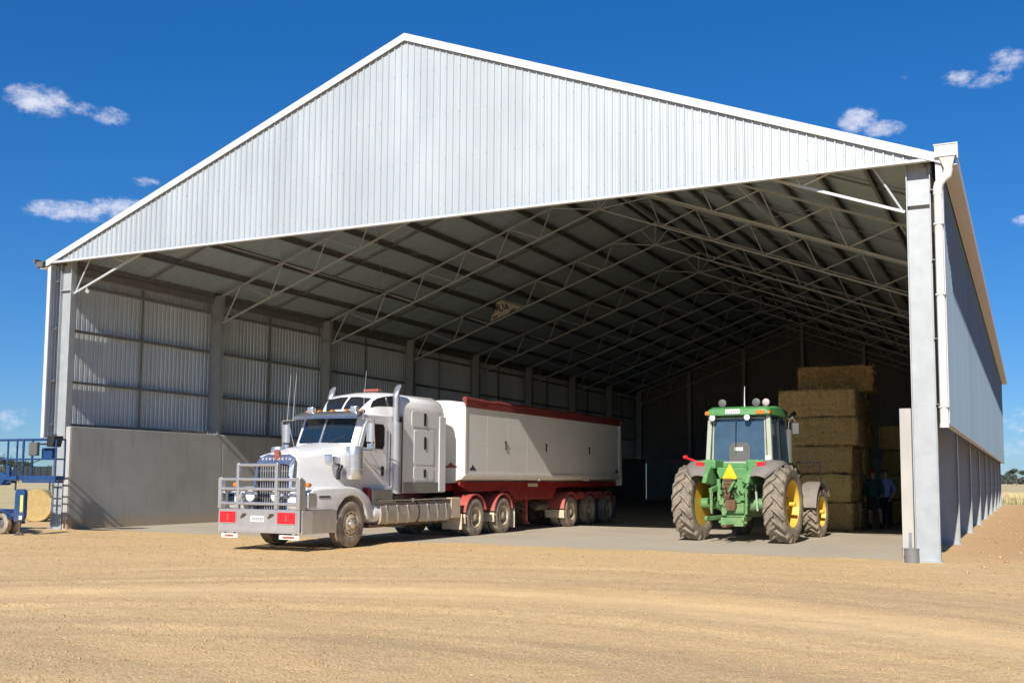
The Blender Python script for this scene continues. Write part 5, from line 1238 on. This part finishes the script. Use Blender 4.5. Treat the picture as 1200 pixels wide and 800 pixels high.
    for s in 'LR':
        a = Vector(P['ank' + s][:3]); t_ = Vector(P['toe' + s][:3]); d = (t_ - a); d.z = 0; d = d.normalized(); b0 = a - d * .06; zf = t_.z - .02
        bp = {'h': (b0.x, b0.y, zf + .035, .045, .045), 'm': (a.x + d.x * .05, a.y + d.y * .05, zf + .045, .05, .05), 't': (t_.x + d.x * .05, t_.y + d.y * .05, zf + .03, .045, .035), 'u': (a.x, a.y, a.z + .06, .055, .055)}
        skinned('boot', bp, [('h', 'm'), ('m', 't'), ('m', 'u')], 'boot', body)
    hd = Vector(P['head'][:3]); f_ = Vector((0, -1, 0))
    mb = MB(); mb.loft([[(hd.x - .012, hd.y - .096, hd.z + .02), (hd.x + .012, hd.y - .096, hd.z + .02), (hd.x, hd.y - .09, hd.z + .03)], [(hd.x - .018, hd.y - .122, hd.z - .022), (hd.x + .018, hd.y - .122, hd.z - .022), (hd.x, hd.y - .126, hd.z - .012)], [(hd.x - .014, hd.y - .10, hd.z - .03), (hd.x + .014, hd.y - .10, hd.z - .03), (hd.x, hd.y - .10, hd.z - .028)]]); part('nose', mb, 'skin', body, 60)
    for s in (-1, 1):
        mb = MB(); mb.lathe([(.003, -.012), (.011, -.008), (.012, 0), (.003, .006)], (hd.x + s * .034, hd.y - .094, hd.z + .018), 'Y', 8); part('eye', mb, 'ink', body, 60)
        mb = MB(); mb.lathe([(.004, -.01), (.026, -.008), (.03, .004), (.005, .012)], (hd.x + s * .083, hd.y + .01, hd.z - .0), 'X', 10); part('ear', mb, 'skin', body, 60)
    mb = MB(); mb.span((hd.x - .025, hd.y - .098, hd.z - .062), (hd.x + .025, hd.y - .088, hd.z - .054)); part('mouth', mb, 'emblem', body)
    mb = MB(); secs = []                                                # hair or cap as a shell over the skull
    for z, r_ in ((.03, .098), (.06, .099), (.09, .090), (.115, .066), (.128, .03)):
        secs.append([(hd.x + r_ * math.cos(2 * math.pi * k / 16) * .92, hd.y + .012 + r_ * 1.08 * math.sin(2 * math.pi * k / 16), hd.z + z + (.0 if z > .04 else .02 * -math.sin(2 * math.pi * k / 16))) for k in range(16)])
    mb.loft(secs); part('cap' if headgear else 'hair', mb, 'cap_red' if headgear else 'hair', body, 60)
    if headgear:
        mb = MB(); mb.loft([[(hd.x + x, hd.y + y, hd.z + .055 + z) for x, y, z in ((-.075, -.07, 0), (-.05, -.16, -.015), (0, -.185, -.018), (.05, -.16, -.015), (.075, -.07, 0))], [(hd.x + x, hd.y + y, hd.z + .067 + z) for x, y, z in ((-.075, -.07, 0), (-.05, -.16, -.015), (0, -.185, -.018), (.05, -.16, -.015), (.075, -.07, 0))]]); part('cap_peak', mb, 'cap_red', body, 40)
    return body
base = dict(pelvis=(0, 0, .98, .145, .115), waist=(0, .01, 1.16, .140, .105), chest=(0, 0, 1.40, .165, .115), neck=(0, -.01, 1.58, .058, .058), jaw=(0, -.03, 1.66, .062, .075), head=(0, -.02, 1.75, .080, .095), crown=(0, -.01, 1.81, .066, .078),
    shoL=(.19, 0, 1.49, .070), elbL=(.27, .02, 1.19, .048), wriL=(.26, -.06, .95, .030), palmL=(.255, -.08, .87, .036, .022),
    shoR=(-.19, 0, 1.49, .070), elbR=(-.27, .02, 1.19, .048), wriR=(-.26, -.07, .95, .030), palmR=(-.255, -.09, .87, .036, .022),
    hipL=(.095, 0, .90, .098, .105), kneL=(.11, -.02, .50, .062, .066), ankL=(.12, .02, .10, .040, .045), toeL=(.14, -.13, .04, .034, .025),
    hipR=(-.095, 0, .90, .098, .105), kneR=(-.11, -.02, .50, .062, .066), ankR=(-.12, .02, .10, .040, .045), toeR=(-.14, -.13, .04, .034, .025))
p1 = dict(base); p1.update(elbL=(.28, .05, 1.20, .048), wriL=(.24, -.10, 1.00, .030), palmL=(.23, -.15, .95, .036, .022))
person('person in light blue shirt and dark trousers standing in the shade by the bales', (22.02, 14.6, 0), R(-18), p1, 'shirt_blue', 'trousers', None, False)
p2 = dict(base); p2.update(kneL=(.17, -.22, .53, .062, .066), ankL=(.20, -.16, .13, .040, .045), toeL=(.24, -.31, .07, .034, .025), wriL=(.20, -.20, 1.02, .030), palmL=(.18, -.27, 1.0, .036, .022), elbL=(.28, -.02, 1.2, .048))
person('person in dark green jumper, shorts and red cap standing beside the blue shirt', (21.66, 14.35, 0), R(14), p2, 'shirt_green', 'shorts', True, True)

# ------------------------------------------------------------------ trailer mounted boom lift at the left
lf = thing('boom_lift', 'blue trailer mounted boom lift with railed basket at the left wall', 'boom lift', (0, -1.6, 0))
def L_(name, mb, mt, parent=None, smooth=None, bevel=None): return part(name, mb, mt, parent or lf, smooth, bevel)
def bar(name, pts, r=.022, mt='lift_blue', parent=None):
    mb = MB()
    for a, b in zip(pts[:-1], pts[1:]): mb.tube(a, b, r, 8)
    return L_(name, mb, mt, parent, 40)
X0, X1, ZF, ZR, ZM = .50, 2.40, 1.50, 2.57, 2.03
for y in (-.15, .15):
    bar('top_rail', [(-1.2, y, ZR), (X1, y, ZR)], .026); bar('mid_rail', [(-1.2, y, ZM), (X1, y, ZM)], .02)
    for x in (-.6, X0, 1.12, X1):
        bar('rail_post', [(x, y, ZF), (x, y, ZR)], .026 if x != 1.12 else .032)
    mb = MB(); mb.span((X0 - .1, y - .012, ZF - .05), (X1 + .03, y + .012, ZF + .07)); L_('toe_board', mb, 'lift_blue')
for x in (X1,):
    bar('end_rail', [(x, -.15, ZR), (x, .15, ZR)], .026); bar('end_rail', [(x, -.15, ZM), (x, .15, ZM)], .02)
    mb = MB(); mb.span((x - .012, -.14, ZF - .05), (x + .012, .14, ZF + .07)); L_('toe_board', mb, 'lift_blue')
for k in range(9):                                                  # slotted basket floor
    x = X0 + .05 + k * .215; mb = MB(); mb.span((x, -.14, ZF - .06), (x + .10, .14, ZF - .03)); L_('floor_slat', mb, 'flap')
mb = MB(); mb.span((X0 + .6, -.14, ZF - .12), (X1, -.10, ZF - .065)); mb.span((X0 + .6, .10, ZF - .12), (X1, .14, ZF - .065)); L_('floor_bearer', mb, 'lift_blue')
mb = MB(); mb.prism([(1.80, 2.42), (2.10, 2.42), (2.14, 2.36), (2.34, 2.36), (2.44, 2.66), (2.14, 2.66), (2.12, 2.46), (1.80, 2.46)], 'Y', -.24, .06); cb = L_('control_box', mb, 'black', None, None, .015)
for k in range(3):
    mb = MB(); mb.tube((2.2 + .06 * k, -.1, 2.66), (2.2 + .06 * k, -.1, 2.72), .015, 8); L_('control_lever', mb, 'black', cb)
mb = MB(); mb.span((1.42, -.24, 2.12), (1.74, -.12, 2.50)); L_('document_case', mb, 'grey_box', None, None, .03)
mb = MB(); mb.span((1.66, .0, 2.05), (2.06, .13, 2.34)); L_('tool_tray', mb, 'lift_tray', None, None, .02) if 'lift_tray' in M else L_('tool_tray', mb, 'lift_blue', None, None, .02)
mb = MB(); mb.path([(1.12, -.30, 1.72), (1.25, -.2, 1.86), (1.6, 0, 2.0)], .012, 6); L_('cable', mb, 'black', None, 50)
mb = MB(); mb.span((.93, -.5, 1.55), (1.02, -.42, 1.85)); L_('gate_latch', mb, 'lift_blue', None, None, .01)
# booms and chassis
mb = MB(); mb.prism([(-3.4, 1.66), (.30, 1.66), (.46, 1.58), (.40, 1.42), (.28, 1.30), (-3.4, 1.28)], 'Y', -.16, .16); L_('boom', mb, 'lift_blue', None, None, .02)
mb = MB(); mb.span((.38, -.10, 1.36), (.62, .10, 1.50)); L_('boom_link', mb, 'lift_blue', None, None, .02)
mb = MB(); mb.span((-3.2, -.14, .98), (-.4, .14, 1.18)); L_('lower_boom', mb, 'lift_blue', None, None, .02)
mb = MB(); mb.span((-3.0, -.22, .42), (.5, .45, .62)); mb.span((.5, -.36, .44), (.95, .06, .56)); mb.tube((1.0, -.6, .275), (1.0, .1, .275), .04, 8); L_('chassis', mb, 'lift_blue', None, None, .02)
mb = MB(); mb.span((-1.6, -.4, .62), (-.5, .4, 1.0)); L_('battery_box', mb, 'grey_box', None, None, .03)
for y in (-.72,):
    mb = MB(); mb.beam((.75, y * .5, .50), (1.78, y, .50), .09, .09); ol = L_('outrigger_arm', mb, 'lift_blue')
    mb = MB(); mb.prism([(1.62, .34), (1.94, .36), (2.00, .50), (2.00, 1.14), (1.94, 1.21), (1.70, 1.21), (1.64, 1.14)], 'Y', y - .06, y + .06); L_('outrigger_housing', mb, 'lift_blue', ol, None, .02)
    mb = MB(); mb.span((1.86, y - .066, .60), (1.97, y - .061, 1.05)); L_('sticker', mb, 'yellow_green', ol)
    mb = MB(); mb.span((1.85, y - .075, .40), (1.96, y - .061, .50)); L_('lamp', mb, 'white_clean', ol)
    mb = MB(); mb.tube((1.80, y, .02), (1.80, y, .36), .022, 8); mb.lathe([(.01, .06), (.06, .05), (.12, .0), (.12, -.02), (.01, -.02)], (1.80, y, 0), 'Z', 16); L_('foot', mb, 'dark', ol, 40)
for y, s in ((-.60, -1), (-.30, 1)):
    mb = MB(); r0, h = .285, .085
    mb.lathe([(.16, -h), (.18, -h * 1.05), (.24, -h), (.275, -h * .8), (.285, 0), (.275, h * .8), (.24, h), (.18, h * 1.05), (.16, h)], (0, 0, 0), 'Y', 28, closed=True)
    wh = L_('wheel', mb, 'tyre', None, 40); wh.location = (1.0, y, .275)
    mb = MB(); mb.lathe([(.162, -h * .9), (.155, s * 0), (.10, s * h * .2), (.05, s * h * .5), (.01, s * h * .5)] if s > 0 else [(.162, h * .9), (.155, 0), (.10, -h * .2), (.05, -h * .5), (.01, -h * .5)], (0, 0, 0), 'Y', 20); part('rim', mb, 'grey_box', wh, 40)
    mb = MB(); mb.arc_sheet(0, .275, .33, 20, 160, 0, 0, .01, 8)
    mb = MB(); secs = []
    for a in range(20, 165, 18): secs.append([(1.0 + .33 * math.cos(R(a)), y - .11, .275 + .33 * math.sin(R(a))), (1.0 + .33 * math.cos(R(a)), y + .11, .275 + .33 * math.sin(R(a))), (1.0 + .34 * math.cos(R(a)), y + .11, .275 + .34 * math.sin(R(a))), (1.0 + .34 * math.cos(R(a)), y - .11, .275 + .34 * math.sin(R(a)))])
    mb.loft(secs); L_('mudguard', mb, 'lift_blue', None, 40)

# ------------------------------------------------------------------ things beyond
# round hay bale left of the shed
def round_bale(x, y, r, wd, rz, label):
    mb = MB(); prof = [(.02, -wd / 2 + .03)] + [(r * q, -wd / 2 + .02 * math.sin(q * 30)) for q in (.3, .5, .7, .85)] + [(r - .03, -wd / 2), (r, -wd / 2 + .05), (r * 1.01, 0), (r, wd / 2 - .05), (r - .03, wd / 2), (r * .8, wd / 2 - .01), (r * .4, wd / 2), (.02, wd / 2 - .02)]
    mb.lathe(prof, (0, 0, 0), 'Y', 36)
    mb.v = [tuple(Vector(p) + Vector((noise.noise(Vector(p) * 6), noise.noise(Vector(p) * 6 + Vector((9, 0, 0))), noise.noise(Vector(p) * 6 + Vector((0, 9, 0))))) * .02) for p in mb.v]
    o = part('round_bale', mb, 'hay', None, 50); o.location = (x, y, r - .03); o.rotation_euler = (0, 0, rz); return tag(o, label, 'hay bale')
round_bale(-4.9, 3.9, .56, 1.1, R(40), 'round pale hay bale lying on the paddock left of the shed')
def branch(mb, p, d, ln, r, depth, tips, rg):
    q = p + d * ln; mid_ = (p + q) / 2 + Vector((rg.uniform(-1, 1), rg.uniform(-1, 1), 0)) * ln * .06
    mb.path([p, mid_, q], [r, r * .82, r * .62], 6, caps=False)
    if depth == 0: tips.append(q); return
    for k in range(rg.choice((2, 3, 3))):
        nd = (d + Vector((rg.uniform(-1, 1), rg.uniform(-1, 1), rg.uniform(-.15, .6))) * .85).normalized()
        branch(mb, q, nd, ln * rg.uniform(.6, .85), r * .6, depth - 1, tips, rg)
def leaf_cloud(tips, n, spread, size, rg, mt, name, parent, flat=.6):
    r_ = np.random.default_rng(rg.randint(0, 9999)); tips = np.array([tuple(t_) for t_ in tips])
    c = tips[r_.integers(0, len(tips), n)] + r_.normal(0, 1, (n, 3)) * np.array([spread, spread, spread * flat])
    a = r_.normal(0, 1, (n, 3)); a /= np.linalg.norm(a, axis=1)[:, None]; b = np.cross(a, r_.normal(0, 1, (n, 3))); b /= np.linalg.norm(b, axis=1)[:, None]
    s_ = size * r_.uniform(.5, 1.4, n)[:, None]
    V_ = np.stack([c - a * s_, c + b * s_ * .45, c + a * s_, c - b * s_ * .45], 1).reshape(-1, 3)
    return put(name, np_mesh(name, V_, np.arange(4 * n).reshape(n, 4), mt), parent)
def tree(x, y, h, label, seed, spread=.9, group=None, n=2600, trunk=.35):
    rg = random.Random(seed); t_ = thing('gum_tree', label, 'tree', (x, y, 0), rg.uniform(0, 6), group)
    mb = MB(); tips = []; branch(mb, Vector((0, 0, -.1)), Vector((rg.uniform(-.1, .1), rg.uniform(-.1, .1), 1)).normalized(), h * trunk, h * .028, 3, tips, rg)
    part('trunk', mb, 'bark', t_, 60, None, False); k = h / max(p.z for p in tips) * .93
    leaf_cloud(tips, n, h * .075 * spread, h * .028, rg, 'leaf', 'crown', t_)
    return t_
def at(px, dist):                                                   # ground point on a bearing (degrees) at a distance from the camera stand
    a = R(px); return 26.27 + dist * math.sin(a), -22.3 + dist * math.cos(a)
x, y = at(-.55, 420); tree(x, y, 6.4, 'lone gum tree standing above the timber at the right skyline', 3, 1.1, None, 3000)
for k, (b_, d_, h_, lb) in enumerate(((-51.9, 230, 7.0, 'spreading gum tree left of the pair seen through the lift basket'), (-50.9, 250, 6.0, 'smaller gum tree right of the pair seen through the lift basket'), (-49.3, 300, 5.6, 'gum tree just right of the dark field bin'), (.75, 520, 5.0, 'low gum tree at the right edge of the paddock'))):
    x, y = at(b_, d_); tree(x, y, h_, lb, 20 + k, 1.2, 'trees on the skyline', 2200, .28)
# distant timber: one mass on the skyline
rt_ = np.random.default_rng(8); n = 26000
ang = np.radians(np.concatenate([rt_.uniform(-60, -44, n // 2), rt_.uniform(-6, 8, n // 2)])); dist = rt_.uniform(640, 900, n)
hgt = 4.5 + 3.2 * np.array([noise.noise(Vector((a * 95, 0, 0))) + .6 * noise.noise(Vector((a * 330, 3, 0))) for a in ang])
c = np.stack([26.27 + dist * np.sin(ang), -22.3 + dist * np.cos(ang), np.maximum(.4, hgt) * rt_.uniform(0, 1, n) ** .8], 1)
a_ = rt_.normal(0, 1, (n, 3)); a_ /= np.linalg.norm(a_, axis=1)[:, None]; b_ = np.cross(a_, rt_.normal(0, 1, (n, 3))); b_ /= np.linalg.norm(b_, axis=1)[:, None]; s_ = rt_.uniform(.6, 1.6, n)[:, None]
tag(put('timber_belt', np_mesh('timber_belt', np.stack([c - a_ * s_, c + b_ * s_ * .6, c + a_ * s_, c - b_ * s_ * .6], 1).reshape(-1, 3), np.arange(4 * n).reshape(n, 4), 'leaf_far')), 'far belt of dull green timber along the flat skyline', 'woodland', kind='stuff')
# dark field bin on the left skyline
x, y = at(-50.25, 120); fbn = thing('field_bin', 'dark green steel field bin far off on the left paddock', 'field bin', (x, y, 0), R(50))
mb = MB(); mb.prism([(-1.9, 1.0), (1.9, 1.0), (1.9, 2.45), (-1.9, 2.45)], 'Y', -1.1, 1.1); part('bin', mb, 'bin_dark', fbn, None, .05)
for k in range(7):
    mb = MB(); xx = -1.8 + k * .6; mb.span((xx - .05, -1.16, 1.02), (xx + .05, -1.102, 2.43)); part('rib', mb, 'bin_dark', fbn)
for xx in (-1.6, 1.6):
    mb = MB(); mb.span((xx - .08, -.9, 0), (xx + .08, -.7, 1.0)); mb.span((xx - .08, .7, 0), (xx + .08, .9, 1.0)); part('leg', mb, 'bin_dark', fbn)
# dry stubble and green pick beyond the pad: uncountable
def tufts(n, x0, x1, y0, y1, h0, h1, mt, name, label):
    P = np.stack([rt_.uniform(x0, x1, n), rt_.uniform(y0, y1, n)], 1); a = rt_.uniform(0, 6.28, n); h = rt_.uniform(h0, h1, n); w_ = h * .12
    dx, dy = np.cos(a) * w_, np.sin(a) * w_; le = rt_.normal(0, .25, (n, 2)) * h[:, None]; z0 = np.full(n, -.06)
    V_ = np.stack([np.stack([P[:, 0] - dx, P[:, 1] - dy, z0], 1), np.stack([P[:, 0] + dx, P[:, 1] + dy, z0], 1), np.stack([P[:, 0] + le[:, 0], P[:, 1] + le[:, 1], h], 1)], 1).reshape(-1, 3)
    tag(put(name, np_mesh(name, V_, np.arange(3 * n).reshape(n, 3), mt)), label, 'grass', kind='stuff')
M['dry_grass'] = mat('dry_grass', (.62, .50, .26), .9, 0, .25, 2); M['green_grass'] = mat('green_pick', (.17, .20, .055), .9, 0, .3, 2)
tufts(14000, 20, 40, 58, 120, .12, .38, 'dry_grass', 'stubble', 'pale dry stubble standing beyond the gravel pad')
tufts(5000, 21, 36, 57, 78, .10, .30, 'green_grass', 'green_grass', 'thin green grass strip at the far edge of the pad')

# straw litter dropped on the floor by the stack
n = 2600
P = np.stack([rt_.normal(20.6, 1.5, n), 12.2 - np.abs(rt_.normal(0, .55, n)), rt_.uniform(.002, .02, n)], 1); a = rt_.uniform(0, 6.28, n); l_ = rt_.uniform(.04, .16, n)
d_ = np.stack([np.cos(a) * l_, np.sin(a) * l_, rt_.uniform(0, .02, n)], 1); s_ = np.stack([-np.sin(a), np.cos(a), np.zeros(n)], 1) * .005
tag(put('straw_litter', np_mesh('straw_litter', np.stack([P - s_, P + s_, P + d_], 1).reshape(-1, 3), np.arange(3 * n).reshape(n, 3), 'blade')), 'loose straw scattered on the floor at the foot of the bales', 'straw', kind='stuff')
